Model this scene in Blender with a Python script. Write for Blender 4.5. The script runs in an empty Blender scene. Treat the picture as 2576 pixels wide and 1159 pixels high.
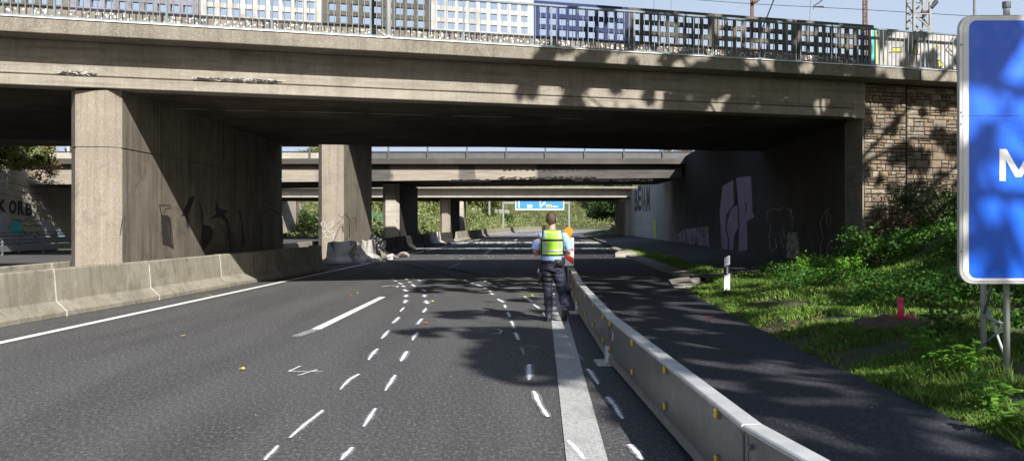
import bpy, bmesh, math, random
import numpy as np
from mathutils import Vector, Matrix, noise as mnoise
R = math.radians
rng = np.random.default_rng(7)
random.seed(7)
scene = bpy.context.scene
col = scene.collection
F, HX, HY, CH = 2450.0, 1288.0, 560.0, 1.62       # focal length and principal point of the survey frame, eye height

def at(x, y, Y):                                   # survey reading -> point at distance Y
    return Vector(((x-HX)*Y/F, Y, CH-(y-HY)*Y/F))
def gr(x, y, z=0.0):                               # survey reading -> point on level z
    Y = F*(CH-z)/(y-HY)
    return Vector(((x-HX)*Y/F, Y, z))
def on_wall(x, y, a, b, off=0.0):                  # survey reading -> point on the wall X = a + b*Y
    k = (x-HX)/F
    Y = a/(k-b)
    return Vector((a+b*Y+off, Y, CH-(y-HY)*Y/F))

# ------------------------------------------------------------------ materials
MATS = {}
def newmat(name):
    m = bpy.data.materials.new(name); m.use_nodes = True
    n = m.node_tree.nodes; n.clear()
    o = n.new('ShaderNodeOutputMaterial'); b = n.new('ShaderNodeBsdfPrincipled')
    m.node_tree.links.new(b.outputs[0], o.inputs[0])
    MATS[name] = m
    return m, n, m.node_tree.links, b, o
def setin(l, inp, v):
    if hasattr(v, 'is_linked') or hasattr(v, 'links'): l.new(v, inp)
    elif isinstance(v, (tuple, list)) and len(v) == 3 and inp.type == 'RGBA': inp.default_value = (*v, 1)
    else: inp.default_value = v
def pos(n, l, sc=(1,1,1)):
    g = n.new('ShaderNodeNewGeometry'); mp = n.new('ShaderNodeMapping')
    l.new(g.outputs['Position'], mp.inputs[0]); mp.inputs['Scale'].default_value = sc
    return mp.outputs[0]
def noi(n, l, vec, scale, detail=5, rough=.6, dist=0.0):
    t = n.new('ShaderNodeTexNoise'); l.new(vec, t.inputs['Vector'])
    t.inputs['Scale'].default_value = scale; t.inputs['Detail'].default_value = detail
    t.inputs['Roughness'].default_value = rough; t.inputs['Distortion'].default_value = dist
    return t.outputs['Fac']
def rmp(n, l, fac, a, b, lo=0.0, hi=1.0):
    t = n.new('ShaderNodeMapRange'); l.new(fac, t.inputs['Value'])
    t.inputs['From Min'].default_value = a; t.inputs['From Max'].default_value = b
    t.inputs['To Min'].default_value = lo; t.inputs['To Max'].default_value = hi
    return t.outputs[0]
def mixc(n, l, fac, a, b, mode='MIX'):
    t = n.new('ShaderNodeMix'); t.data_type = 'RGBA'; t.blend_type = mode
    setin(l, t.inputs[0], fac); setin(l, t.inputs[6], a); setin(l, t.inputs[7], b)
    return t.outputs[2]
def mth(n, l, op, a, b=0.0):
    t = n.new('ShaderNodeMath'); t.operation = op; t.use_clamp = False
    setin(l, t.inputs[0], a); setin(l, t.inputs[1], b)
    return t.outputs[0]
def bump(n, l, b, h, strength=.3, dist=.01):
    t = n.new('ShaderNodeBump'); l.new(h, t.inputs['Height'])
    t.inputs['Strength'].default_value = strength; t.inputs['Distance'].default_value = dist
    l.new(t.outputs[0], b.inputs['Normal'])
def sep(n, l):
    g = n.new('ShaderNodeNewGeometry'); s = n.new('ShaderNodeSeparateXYZ'); l.new(g.outputs['Position'], s.inputs[0])
    return s.outputs

def concrete(name, c1, c2, vert=.5, horiz=0.0, speck=.3, rough=.9, soot=0.0, soot_sc=.4, bmp=.35, dark=(.03,.025,.02), blotch=.5):
    m, n, l, b, o = newmat(name)
    p = pos(n, l)
    c = mixc(n, l, rmp(n, l, noi(n, l, p, .9, 8, .65, .4), .35, .65), c1, c2)
    if vert:
        s = noi(n, l, pos(n, l, (5, 5, .22)), 1.2, 6, .65)
        c = mixc(n, l, rmp(n, l, s, .48, .72, 0, vert), c, tuple(v*.42 for v in c2))
        s2 = noi(n, l, pos(n, l, (16, 16, .3)), 1.0, 4, .6)
        c = mixc(n, l, rmp(n, l, s2, .45, .75, 0, vert*.6), c, tuple(min(1, v*1.25) for v in c1))
    if horiz:
        s = noi(n, l, pos(n, l, (.35, .35, 9)), 1.0, 6, .65)
        c = mixc(n, l, rmp(n, l, s, .48, .68, 0, horiz), c, tuple(v*.45 for v in c2))
    if speck:
        v = n.new('ShaderNodeTexVoronoi'); l.new(p, v.inputs['Vector']); v.inputs['Scale'].default_value = 26
        c = mixc(n, l, rmp(n, l, v.outputs['Distance'], .16, .26, speck, 0), c, (.62, .58, .5))
        v = n.new('ShaderNodeTexVoronoi'); l.new(p, v.inputs['Vector']); v.inputs['Scale'].default_value = 11
        c = mixc(n, l, rmp(n, l, v.outputs['Distance'], .08, .15, speck, 0), c, (.05, .045, .04))
    if blotch:
        q = noi(n, l, pos(n, l, (1, 1, 1.6)), 1.1, 10, .74, .6)
        c = mixc(n, l, rmp(n, l, q, .55, .66, 0, blotch), c, tuple(v*.38 for v in c2))
        q = noi(n, l, pos(n, l, (1.3, 1, 1)), 2.7, 8, .7, .3)
        c = mixc(n, l, rmp(n, l, q, .56, .66, 0, blotch*.6), c, tuple(min(1, v*1.3) for v in c1))
    f = noi(n, l, p, 45, 5, .7)
    c = mixc(n, l, rmp(n, l, f, .3, .7, 0, .45), c, tuple(v*.72 for v in c2))
    if soot:
        s = noi(n, l, p, soot_sc, 5, .6, .8)
        c = mixc(n, l, rmp(n, l, s, .5-.22*soot, .62-.15*soot, 0, 1), c, dark)
    l.new(c, b.inputs['Base Color']); b.inputs['Roughness'].default_value = rough
    b.inputs['Specular IOR Level'].default_value = .25
    bump(n, l, b, mth(n, l, 'ADD', f, noi(n, l, p, 6, 5, .6)), bmp, .02)
    return m

def plain(name, c, rough=.5, metal=0.0, var=.12, sc=3.0, spec=.5, bmp=0.0, trans=0.0):
    m, n, l, b, o = newmat(name)
    p = pos(n, l)
    f = noi(n, l, p, sc, 6, .65)
    cc = mixc(n, l, rmp(n, l, f, .3, .7), tuple(v*(1-var) for v in c), tuple(min(1, v*(1+var)) for v in c))
    g = noi(n, l, p, sc*9, 4, .6)
    cc = mixc(n, l, rmp(n, l, g, .55, .75, 0, var), cc, tuple(v*.5 for v in c))
    l.new(cc, b.inputs['Base Color']); l.new(rmp(n, l, g, .3, .7, max(0, rough-.08), min(1, rough+.08)), b.inputs['Roughness'])
    b.inputs['Metallic'].default_value = metal; b.inputs['Specular IOR Level'].default_value = spec
    if bmp: bump(n, l, b, g, bmp, .01)
    return m

def leafmat(name, c1, c2, c3=None, trans=.35, sc=1.3):
    m, n, l, b, o = newmat(name)
    p = pos(n, l)
    c = mixc(n, l, rmp(n, l, noi(n, l, p, sc, 4, .6), .35, .65), c1, c2)
    c = mixc(n, l, rmp(n, l, noi(n, l, p, 14, 3, .7), .4, .65, 0, .7), c, c3 or tuple(v*.55 for v in c1))
    l.new(c, b.inputs['Base Color']); b.inputs['Roughness'].default_value = .55
    b.inputs['Specular IOR Level'].default_value = .35
    t = n.new('ShaderNodeBsdfTranslucent'); l.new(c, t.inputs[0])
    x = n.new('ShaderNodeMixShader'); x.inputs[0].default_value = trans
    l.new(b.outputs[0], x.inputs[1]); l.new(t.outputs[0], x.inputs[2]); l.new(x.outputs[0], o.inputs[0])
    return m

def asphalt(name, c, patch=.25, tracks=False):
    m, n, l, b, o = newmat(name)
    p = pos(n, l)
    big = noi(n, l, pos(n, l, (1.1, .16, 1)), 1.0, 6, .6, .3)
    cc = mixc(n, l, rmp(n, l, big, .35, .65), tuple(v*(1-patch) for v in c), tuple(v*(1+patch) for v in c))
    if tracks:
        s = sep(n, l)
        fr = noi(n, l, pos(n, l, (2.3, .05, 1)), 1.0, 3, .5)
        cc = mixc(n, l, rmp(n, l, fr, .45, .7, 0, .4), cc, tuple(v*.6 for v in c))
        xx = mth(n, l, 'SUBTRACT', s[0], mth(n, l, 'MULTIPLY', s[1], .0457))
        wv = mth(n, l, 'SINE', mth(n, l, 'MULTIPLY', xx, 3.42), 0)
        cc = mixc(n, l, rmp(n, l, wv, .1, .9, 0, .3), cc, tuple(v*1.45 for v in c))
        st = noi(n, l, pos(n, l, (.7, .3, 1)), 1.3, 6, .7, 1.2)
        cc = mixc(n, l, rmp(n, l, st, .62, .68, 0, .35), cc, tuple(v*.5 for v in c))
    v = n.new('ShaderNodeTexVoronoi'); l.new(p, v.inputs['Vector']); v.inputs['Scale'].default_value = 75
    cc = mixc(n, l, rmp(n, l, v.outputs['Distance'], .15, .45, .8, 0), cc, tuple(min(1, x*2.2+.02) for x in c))
    f = noi(n, l, p, 130, 3, .8)
    cc = mixc(n, l, rmp(n, l, f, .42, .6, 0, .85), cc, tuple(x*.35 for x in c))
    f3 = noi(n, l, pos(n, l, (1, .45, 1)), 34, 3, .85)
    cc = mixc(n, l, rmp(n, l, f3, .52, .66, 0, .7), cc, tuple(x*2.5+.015 for x in c)); cc = mixc(n, l, rmp(n, l, f3, .48, .34, 0, .75), cc, tuple(x*.4 for x in c))
    v2 = n.new('ShaderNodeTexVoronoi'); l.new(p, v2.inputs['Vector']); v2.inputs['Scale'].default_value = 7
    cc = mixc(n, l, rmp(n, l, v2.outputs['Distance'], .02, .05, .55, 0), cc, (.35, .33, .3))
    l.new(cc, b.inputs['Base Color']); b.inputs['Roughness'].default_value = .8
    b.inputs['Specular IOR Level'].default_value = .35
    bump(n, l, b, f, .6, .006)
    return m

def roadpaint(name, c, hole=.45, sc=40, soft=.12, under=(.03,.03,.032)):
    m, n, l, b, o = newmat(name)
    p = pos(n, l)
    f = noi(n, l, p, sc, 6, .75)
    l.new(mixc(n, l, rmp(n, l, noi(n, l, p, 6, 5, .6), .35, .7), c, tuple(v*.82 for v in c)), b.inputs['Base Color'])
    b.inputs['Roughness'].default_value = .7
    t = n.new('ShaderNodeBsdfTransparent'); x = n.new('ShaderNodeMixShader')
    l.new(rmp(n, l, f, hole-soft, hole+soft), x.inputs[0])
    l.new(t.outputs[0], x.inputs[1]); l.new(b.outputs[0], x.inputs[2]); l.new(x.outputs[0], o.inputs[0])
    return m

concrete('conc_near', (.33,.3,.25), (.22,.195,.16), vert=.35, horiz=.65, speck=.25)
concrete('conc_edge', (.27,.245,.2), (.165,.148,.12), vert=.45, speck=.55, bmp=.6)
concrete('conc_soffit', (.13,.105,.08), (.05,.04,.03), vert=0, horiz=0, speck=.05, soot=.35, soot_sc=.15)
concrete('conc_pier', (.31,.27,.22), (.23,.2,.16), vert=.6, speck=.5)
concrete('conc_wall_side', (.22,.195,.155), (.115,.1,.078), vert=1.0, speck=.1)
concrete('conc_barrier', (.33,.305,.245), (.2,.185,.145), vert=.55, speck=.3, bmp=.5)
concrete('conc_pale', (.46,.43,.37), (.34,.31,.26), vert=.25, horiz=.35, speck=.1)
concrete('conc_sooty', (.17,.15,.135), (.1,.09,.08), vert=.15, horiz=.5, speck=.1, soot=.75, soot_sc=.12, dark=(.066,.061,.055))
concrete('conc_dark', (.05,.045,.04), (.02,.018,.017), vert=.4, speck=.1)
concrete('conc_broken', (.62,.6,.56), (.38,.36,.33), vert=0, speck=.2, soot=.1, soot_sc=.9, bmp=1.0)
concrete('conc_kerb', (.36,.34,.3), (.25,.23,.2), vert=0, speck=.2)
concrete('mortar', (.2,.16,.11), (.12,.1,.075), vert=0, speck=.1)
concrete('screen_dark', (.12,.11,.09), (.07,.065,.055), vert=.4, speck=.25)
concrete('screen_grey', (.2,.18,.15), (.1,.09,.075), vert=.5, speck=.25)
concrete('screen_white', (.6,.59,.57), (.3,.28,.25), vert=.5, speck=.2)
concrete('screen_faded', (.24,.25,.33), (.17,.15,.14), vert=.5, speck=.25)
concrete('screen_blue', (.022,.035,.14), (.05,.055,.09), vert=.35, speck=.15)
concrete('earth', (.16,.11,.07), (.09,.065,.04), vert=0, speck=.3, bmp=1.0)
asphalt('asphalt', (.083,.082,.083), patch=.35, tracks=True)
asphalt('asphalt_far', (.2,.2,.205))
asphalt('asphalt_new', (.036,.037,.044), patch=.2)
roadpaint('paint_white', (.75,.75,.73), hole=.3, sc=30, soft=.08)
roadpaint('paint_worn', (.62,.63,.62), hole=.45, sc=60, soft=.1)
roadpaint('paint_old', (.5,.5,.49), hole=.5, sc=60, soft=.12)
roadpaint('spray_white', (.9,.93,.98), hole=.4, sc=38, soft=.16)
roadpaint('overspray', (.6,.63,.7), hole=.56, sc=60, soft=.14)
roadpaint('spray_faint', (.75,.78,.85), hole=.56, sc=70, soft=.12)
roadpaint('spray_yellow', (.62,.66,.12), hole=.47, sc=70, soft=.14)
roadpaint('spray_pink', (.75,.06,.12), hole=.5, sc=25, soft=.14)
roadpaint('skid', (.012,.012,.013), hole=.45, sc=9, soft=.2)
roadpaint('sunlit_streak', (.55,.53,.48), hole=.47, sc=2.6, soft=.06)  # pale colour painted in where sun falls between the bridge shadows
roadpaint('burnt', (.012,.012,.013), hole=.41, sc=.6, soft=.1)
roadpaint('whitewash', (.6,.6,.56), hole=.5, sc=5, soft=.2)
roadpaint('graf_white', (.55,.55,.53), hole=.42, sc=20, soft=.12)
plain('graf_black', (.018,.017,.017), .7, var=.3)
roadpaint('graf_shade', (.03,.025,.022), hole=.36, sc=4, soft=.25)
plain('graf_pink', (.34,.25,.36), .8, var=.18, sc=2)
roadpaint('graf_lilac', (.36,.3,.4), hole=.45, sc=1.3, soft=.14)
plain('graf_teal', (.05,.5,.47), .8, var=.15)
plain('graf_silver', (.36,.38,.44), .7, var=.2)
plain('graf_yellow', (.6,.6,.08), .8)
plain('graf_cream', (.45,.4,.28), .8, var=.3)
plain('graf_bluegrey', (.2,.3,.4), .8, var=.3)
plain('graf_red', (.4,.07,.05), .8)
plain('graf_purple', (.11,.06,.17), .85, var=.3)
plain('rail_paint', (.15,.2,.235), .45, var=.2, sc=8)
plain('pole_paint', (.6,.62,.63), .45, var=.08)
plain('galv', (.21,.21,.2), .42, metal=.5, var=.14, sc=1.5)
plain('galv_top', (.62,.63,.62), .45, metal=.4, var=.18, sc=4, bmp=.1)
plain('galv_dull', (.2,.21,.22), .5, metal=.5, var=.2)
plain('frame_alu', (.55,.55,.54), .35, metal=.45, var=.08)
plain('sign_blue', (.008,.13,.8), .32, var=.05, sc=1, spec=.5)
plain('far_blue', (.03,.2,.6), .5, var=.05)
plain('sign_white', (.85,.85,.85), .5, var=.03)
plain('white_plastic', (.78,.79,.8), .45, var=.05)
plain('black_plastic', (.015,.015,.016), .4, var=.2)
plain('reflector_orange', (1,.5,.01), .25, var=.08)
plain('sign_yellow', (.9,.6,.02), .5, var=.05)
plain('lamp_orange', (.75,.22,.01), .2, var=.1)
plain('pink_paint', (.95,.045,.13), .45, var=.12)
plain('red_film', (.7,.03,.02), .4, var=.05)
plain('rust', (.13,.07,.045), .8, var=.4, sc=6)
plain('mast_grey', (.2,.205,.2), .6, var=.25)
plain('post_dark', (.07,.07,.072), .6)
plain('wire_black', (.02,.02,.022), .5)
plain('bark', (.1,.075,.05), .9, var=.4, sc=7, bmp=.8)
plain('skin', (.5,.27,.19), .5, var=.06)
plain('hair', (.06,.035,.024), .55, var=.4, sc=30, bmp=.5)
plain('shirt', (.25,.36,.6), .8, var=.08, sc=10, bmp=.25)
plain('trousers', (.014,.014,.034), .75, var=.25, sc=12, bmp=.35)
plain('vest_yellow', (.36,.72,.04), .6, var=.06)
plain('vest_silver', (.45,.48,.48), .3, metal=.3, var=.1)
plain('vest_letter', (.16,.24,.16), .6)
plain('vest_trim', (.012,.014,.022), .7)
plain('leather', (.012,.012,.013), .4, var=.2)
plain('steel_dark', (.35,.35,.36), .35, metal=.7)
plain('mesh_green', (.02,.3,.2), .6)
plain('leaf_orange', (.5,.12,.03), .6, var=.3, sc=20)
plain('leaf_yellow', (.55,.42,.05), .6, var=.3, sc=20)
plain('chip', (.38,.36,.33), .8)
plain('glass_grey', (.1,.1,.105), .35, var=.15)
leafmat('leaf_canopy', (.06,.11,.02), (.1,.15,.03))
leafmat('leaf_far', (.11,.15,.035), (.26,.27,.085), (.07,.085,.03), sc=.5)
leafmat('leaf_dark', (.035,.07,.015), (.075,.13,.03), (.02,.03,.012), sc=.9)
leafmat('leaf_ivy', (.03,.06,.014), (.07,.11,.03), (.1,.12,.05))
leafmat('leaf_autumn', (.14,.24,.035), (.28,.26,.07), (.16,.1,.035))
leafmat('leaf_bright', (.13,.3,.03), (.2,.4,.05), (.09,.2,.025), trans=.45)
leafmat('grass', (.06,.17,.016), (.16,.34,.04), (.24,.25,.08), trans=.35, sc=.7)
leafmat('nettle', (.045,.14,.016), (.1,.24,.03), (.03,.07,.015), sc=1.2)
leafmat('scrub', (.09,.15,.035), (.3,.36,.13), (.2,.18,.08), sc=.35)
leafmat('leaf_dry', (.16,.1,.05), (.25,.17,.08), (.07,.05,.03))

def wallmat():                                      # burnt abutment wall: soot fan between the bridges
    m, n, l, b, o = newmat('conc_burnt')
    p = pos(n, l)
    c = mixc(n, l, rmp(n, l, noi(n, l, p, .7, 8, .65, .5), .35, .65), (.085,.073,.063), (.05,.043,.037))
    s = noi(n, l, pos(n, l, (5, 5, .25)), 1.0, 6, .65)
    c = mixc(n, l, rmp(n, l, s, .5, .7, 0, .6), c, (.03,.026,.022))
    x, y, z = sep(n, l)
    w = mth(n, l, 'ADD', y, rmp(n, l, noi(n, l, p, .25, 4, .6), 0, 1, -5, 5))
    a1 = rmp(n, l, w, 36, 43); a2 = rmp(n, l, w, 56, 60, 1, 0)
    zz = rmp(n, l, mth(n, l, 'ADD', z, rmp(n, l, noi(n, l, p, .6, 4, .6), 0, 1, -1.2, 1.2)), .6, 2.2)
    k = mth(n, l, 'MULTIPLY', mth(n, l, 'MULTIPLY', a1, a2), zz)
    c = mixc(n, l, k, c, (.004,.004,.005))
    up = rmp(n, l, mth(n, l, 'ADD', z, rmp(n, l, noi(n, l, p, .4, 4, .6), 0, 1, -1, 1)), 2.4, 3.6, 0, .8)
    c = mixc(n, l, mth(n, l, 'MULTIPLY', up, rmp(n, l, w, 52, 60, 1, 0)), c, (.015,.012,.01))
    pale = mixc(n, l, rmp(n, l, s, .45, .7, 0, .8), (.42,.4,.39), (.24,.22,.21))
    c = mixc(n, l, rmp(n, l, w, 60, 64), c, pale)
    l.new(c, b.inputs['Base Color']); b.inputs['Roughness'].default_value = .9
    bump(n, l, b, noi(n, l, p, 20, 6, .7), .3, .02)
wallmat()
def girdermat():                                    # scorched girder: clean stretches with hard edges between sooty ones
    m, n, l, b, o = newmat('conc_scorched')
    p = pos(n, l); x, y, z = sep(n, l)
    clean = mixc(n, l, rmp(n, l, noi(n, l, pos(n, l, (.4,.4,4)), 1.2, 7, .65), .35, .65), (.32,.28,.23), (.22,.19,.16))
    grey = mixc(n, l, rmp(n, l, noi(n, l, pos(n, l, (.5,.5,3)), 1.0, 6, .65), .35, .65), (.1,.094,.09), (.05,.046,.044))
    w = mth(n, l, 'ADD', x, rmp(n, l, noi(n, l, p, 1.1, 4, .6), 0, 1, -.35, .35))
    k1 = mth(n, l, 'MULTIPLY', rmp(n, l, w, -7.1, -6.9), rmp(n, l, w, 1.3, 1.5, 1, 0)); k2 = rmp(n, l, w, -11.5, -10.5, 1, 0)
    k3 = mth(n, l, 'MULTIPLY', rmp(n, l, w, -3.2, -3.0), rmp(n, l, w, -2.2, -2.1, 1, 0))
    k = mth(n, l, 'SUBTRACT', mth(n, l, 'MAXIMUM', k1, k2), mth(n, l, 'MULTIPLY', k3, .8))
    c = mixc(n, l, k, grey, clean)
    l.new(c, b.inputs['Base Color']); b.inputs['Roughness'].default_value = .9
    bump(n, l, b, noi(n, l, p, 12, 6, .7), .3, .02)
girdermat()

def stonemat():
    m, n, l, b, o = newmat('stone')
    a = n.new('ShaderNodeAttribute'); a.attribute_name = 'Tint'
    p = pos(n, l)
    f = noi(n, l, p, 9, 7, .7)
    c = mixc(n, l, rmp(n, l, f, .35, .7, 0, .55), a.outputs['Color'], (.09,.065,.045))
    l.new(c, b.inputs['Base Color']); b.inputs['Roughness'].default_value = .9
    bump(n, l, b, mth(n, l, 'ADD', f, noi(n, l, p, 40, 4, .7)), .7, .03)
stonemat()

def basemat():                                      # weathered parapet base spotted with pale lichen
    m, n, l, b, o = newmat('lichen_base')
    p = pos(n, l)
    c = mixc(n, l, rmp(n, l, noi(n, l, p, 2, 8, .7), .35, .65), (.22,.19,.15), (.12,.1,.085))
    for sc, th in ((9, .2), (15, .24)):
        v = n.new('ShaderNodeTexVoronoi'); l.new(p, v.inputs['Vector']); v.inputs['Scale'].default_value = sc
        k = mth(n, l, 'MULTIPLY', rmp(n, l, v.outputs['Distance'], th, th+.08, 1, 0), rmp(n, l, noi(n, l, p, 5, 3, .6), .36, .44))
        c = mixc(n, l, k, c, (.75,.73,.68))
    l.new(c, b.inputs['Base Color']); b.inputs['Roughness'].default_value = .9
basemat()

def groundmat():
    m, n, l, b, o = newmat('turf_soil')
    p = pos(n, l)
    c = mixc(n, l, rmp(n, l, noi(n, l, p, 1.1, 7, .7), .42, .56), (.045,.075,.02), (.085,.06,.035))
    c = mixc(n, l, rmp(n, l, noi(n, l, p, .25, 4, .6), .4, .65, 0, .6), c, (.11,.15,.04))
    f = noi(n, l, p, 18, 6, .75)
    c = mixc(n, l, rmp(n, l, f, .4, .65, 0, .6), c, (.03,.035,.012))
    l.new(c, b.inputs['Base Color']); b.inputs['Roughness'].default_value = .95
    bump(n, l, b, f, .8, .05)
groundmat()
def scratch():
    m = MATS['galv']; n = m.node_tree.nodes; l = m.node_tree.links
    b = [x for x in n if x.type == 'BSDF_PRINCIPLED'][0]; src = b.inputs['Base Color'].links[0].from_socket
    a = noi(n, l, pos(n, l, (1, 1.2, 9)), 3.0, 6, .75); v = noi(n, l, pos(n, l, (1, 9, .8)), 2.0, 5, .7)
    c = mixc(n, l, rmp(n, l, a, .58, .66, 0, .3), src, (.36,.35,.33)); c = mixc(n, l, rmp(n, l, v, .56, .7, 0, .55), c, (.075,.07,.06))
    l.new(c, b.inputs['Base Color'])
scratch()
def ribbed():                                       # profiled right edge line
    m, n, l, b, o = newmat('paint_ribbed')
    p = pos(n, l)
    w = n.new('ShaderNodeTexWave'); w.wave_type = 'BANDS'; w.bands_direction = 'Y'; l.new(p, w.inputs['Vector'])
    w.inputs['Scale'].default_value = 9; w.inputs['Distortion'].default_value = 2.5; w.inputs['Detail'].default_value = 3; w.inputs['Detail Scale'].default_value = 3
    f = noi(n, l, p, 60, 5, .7)
    c = mixc(n, l, rmp(n, l, w.outputs['Fac'], .05, .45, .5, 0), (.52,.53,.52), (.16,.16,.16))
    c = mixc(n, l, rmp(n, l, f, .46, .62, 0, .75), c, (.12,.12,.12))
    c = mixc(n, l, rmp(n, l, noi(n, l, pos(n, l, (3, .5, 1)), 1.5, 6, .7), .5, .7, 0, .5), c, (.2,.2,.2))
    l.new(c, b.inputs['Base Color']); b.inputs['Roughness'].default_value = .7
    bump(n, l, b, w.outputs['Fac'], .5, .004)
ribbed()

# ------------------------------------------------------------------ object helpers
def wloc(o):
    v = Vector((0,0,0))
    while o is not None: v += o.location; o = o.parent
    return v
def tag(o, label=None, cat=None, group=None, kind=None):
    if label: o['label'] = label
    if cat: o['category'] = cat
    if group: o['group'] = group
    if kind: o['kind'] = kind
    return o
def thing(name, label, cat, loc=(0,0,0), group=None):
    o = bpy.data.objects.new(name, None); col.objects.link(o); o.location = loc; o.empty_display_size = .2
    return tag(o, label, cat, group)
class MB:
    def __init__(s): s.v = []; s.f = []; s.mi = []; s.cur = 0; s.tint = []; s.t = None
    def add(s, vs, fs):
        k = len(s.v); s.v += [tuple(v) for v in vs]
        for f in fs: s.f.append([i+k for i in f]); s.mi.append(s.cur); s.tint.append(s.t)
        return s
    def box(s, x0, x1, y0, y1, z0, z1):
        return s.hexa([(x0,y0,z0),(x1,y0,z0),(x1,y1,z0),(x0,y1,z0)], [(x0,y0,z1),(x1,y0,z1),(x1,y1,z1),(x0,y1,z1)])
    def hexa(s, lo, hi):
        n = len(lo)
        fs = [list(range(n))[::-1], list(range(n, 2*n))] + [[i, (i+1) % n, n+(i+1) % n, n+i] for i in range(n)]
        return s.add(list(lo)+list(hi), fs)
    def prism(s, pts, z0, z1):
        return s.hexa([(p[0],p[1],z0) for p in pts], [(p[0],p[1],z1) for p in pts])
    def loft(s, rings, cap=True):
        n = len(rings[0]); vs = [v for r in rings for v in r]; fs = []
        for k in range(len(rings)-1):
            for i in range(n):
                a = k*n+i; b = k*n+(i+1) % n; fs.append([a, b, b+n, a+n])
        if cap: fs.append(list(range(n))[::-1]); fs.append([len(vs)-n+i for i in range(n)])
        return s.add(vs, fs)
    def tube(s, pts, rad, n=8):
        pts = [Vector(p) for p in pts]; rings = []
        if not hasattr(rad, '__len__'): rad = [rad]*len(pts)
        for i, p in enumerate(pts):
            d = (pts[min(i+1, len(pts)-1)]-pts[max(i-1, 0)]).normalized()
            a = d.cross(Vector((0,0,1)) if abs(d.z) < .9 else Vector((1,0,0))).normalized(); b = d.cross(a)
            rings.append([p+(a*math.cos(t)+b*math.sin(t))*rad[i] for t in [2*math.pi*k/n for k in range(n)]])
        return s.loft(rings)
    def bar(s, p, q, w, h=None):                    # rectangular bar between points
        p = Vector(p); q = Vector(q); h = h or w; d = (q-p).normalized()
        a = d.cross(Vector((0,0,1)) if abs(d.z) < .9 else Vector((0,1,0))).normalized()*w/2; b = d.cross(a).normalized()*h/2
        return s.loft([[c+a+b, c-a+b, c-a-b, c+a-b] for c in (p, q)])
    def build(s, name, mat, parent=None, smooth=False):
        me = bpy.data.meshes.new(name); off = wloc(parent) if parent else Vector((0,0,0))
        me.from_pydata([(v[0]-off.x, v[1]-off.y, v[2]-off.z) for v in s.v], [], s.f)
        for mm in (mat if isinstance(mat, (list, tuple)) else [mat]): me.materials.append(MATS[mm])
        me.polygons.foreach_set('material_index', s.mi)
        if s.t is not None:
            a = me.color_attributes.new('Tint', 'FLOAT_COLOR', 'CORNER')
            k = 0; d = np.ones(len(me.loops)*4, dtype=np.float32)
            for f, t in zip(s.f, s.tint):
                for _ in f: d[k*4:k*4+3] = t; k += 1
            a.data.foreach_set('color', d)
        bm = bmesh.new(); bm.from_mesh(me); bmesh.ops.recalc_face_normals(bm, faces=bm.faces); bm.to_mesh(me); bm.free()
        if smooth: me.polygons.foreach_set('use_smooth', [True]*len(me.polygons))
        o = bpy.data.objects.new(name, me); col.objects.link(o)
        if parent: o.parent = parent
        return o
def sheet(name, mat, quads, parent=None, kind=None):
    mb = MB()
    for q in quads: mb.add(q, [list(range(len(q)))])
    o = mb.build(name, mat, parent)
    if kind: o['kind'] = kind
    return o
def add_mod(o, kind, **kw):
    m = o.modifiers.new(kind.lower(), kind)
    for k, v in kw.items(): setattr(m, k, v)
    return m
def bake(o):                                        # freeze modifiers into the mesh
    dg = bpy.context.evaluated_depsgraph_get(); dg.update()
    me = bpy.data.meshes.new_from_object(o.evaluated_get(dg)); old = o.data; o.modifiers.clear(); o.data = me; me.name = old.name
    return o
def bevel(o, w=.01, seg=2):
    add_mod(o, 'BEVEL', width=w, segments=seg, limit_method='ANGLE', angle_limit=R(40)); return o
def copy_tree(o, parent=None):
    c = o.copy(); col.objects.link(c); c.parent = parent
    for ch in list(o.children): copy_tree(ch, c)
    return c

def npmesh(name, V, Fq, mat, parent=None):          # V (n,3) world, Fq (m,k)
    me = bpy.data.meshes.new(name); off = wloc(parent) if parent else Vector((0,0,0))
    V = V-np.array(off)
    me.vertices.add(len(V)); me.vertices.foreach_set('co', V.astype(np.float32).ravel())
    k = Fq.shape[1]; me.loops.add(Fq.size); me.loops.foreach_set('vertex_index', Fq.astype(np.int32).ravel())
    me.polygons.add(len(Fq)); me.polygons.foreach_set('loop_start', np.arange(len(Fq), dtype=np.int32)*k)
    me.update(calc_edges=True); me.validate(); me.materials.append(MATS[mat])
    o = bpy.data.objects.new(name, me); col.objects.link(o)
    if parent: o.parent = parent
    return o
def leaf_geo(C, size, flat=0.0, asp=.55):           # one bent diamond per centre
    n = len(C)
    d = rng.normal(size=(n,3)); d[:,2] *= (1-flat*.6); d /= np.linalg.norm(d, axis=1)[:,None]
    u = rng.normal(size=(n,3)); u[:,2] += flat*3
    s = np.cross(d, u); s /= np.linalg.norm(s, axis=1)[:,None]
    L = (size*rng.uniform(.6, 1.3, n))[:,None]
    a = C-d*L*.5; b = C+d*L*.5; m1 = C+s*L*asp*.5-d*L*.05; m2 = C-s*L*asp*.5-d*L*.05
    V = np.stack([a, m1, b, m2], 1).reshape(-1, 3)
    return V, np.arange(n*4).reshape(n, 4)
def blob_points(c, r, n, shell=.55):                # points scattered in an ellipsoid, denser near its surface
    d = rng.normal(size=(n,3)); d /= np.linalg.norm(d, axis=1)[:,None]
    q = shell+(1-shell)*rng.random(n)**.6
    q = np.where(rng.random(n) < .25, rng.random(n)**.5*shell+.05, q)
    return np.array(c)+d*q[:,None]*np.array(r)*rng.uniform(.8, 1.08, (n,1))
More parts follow.
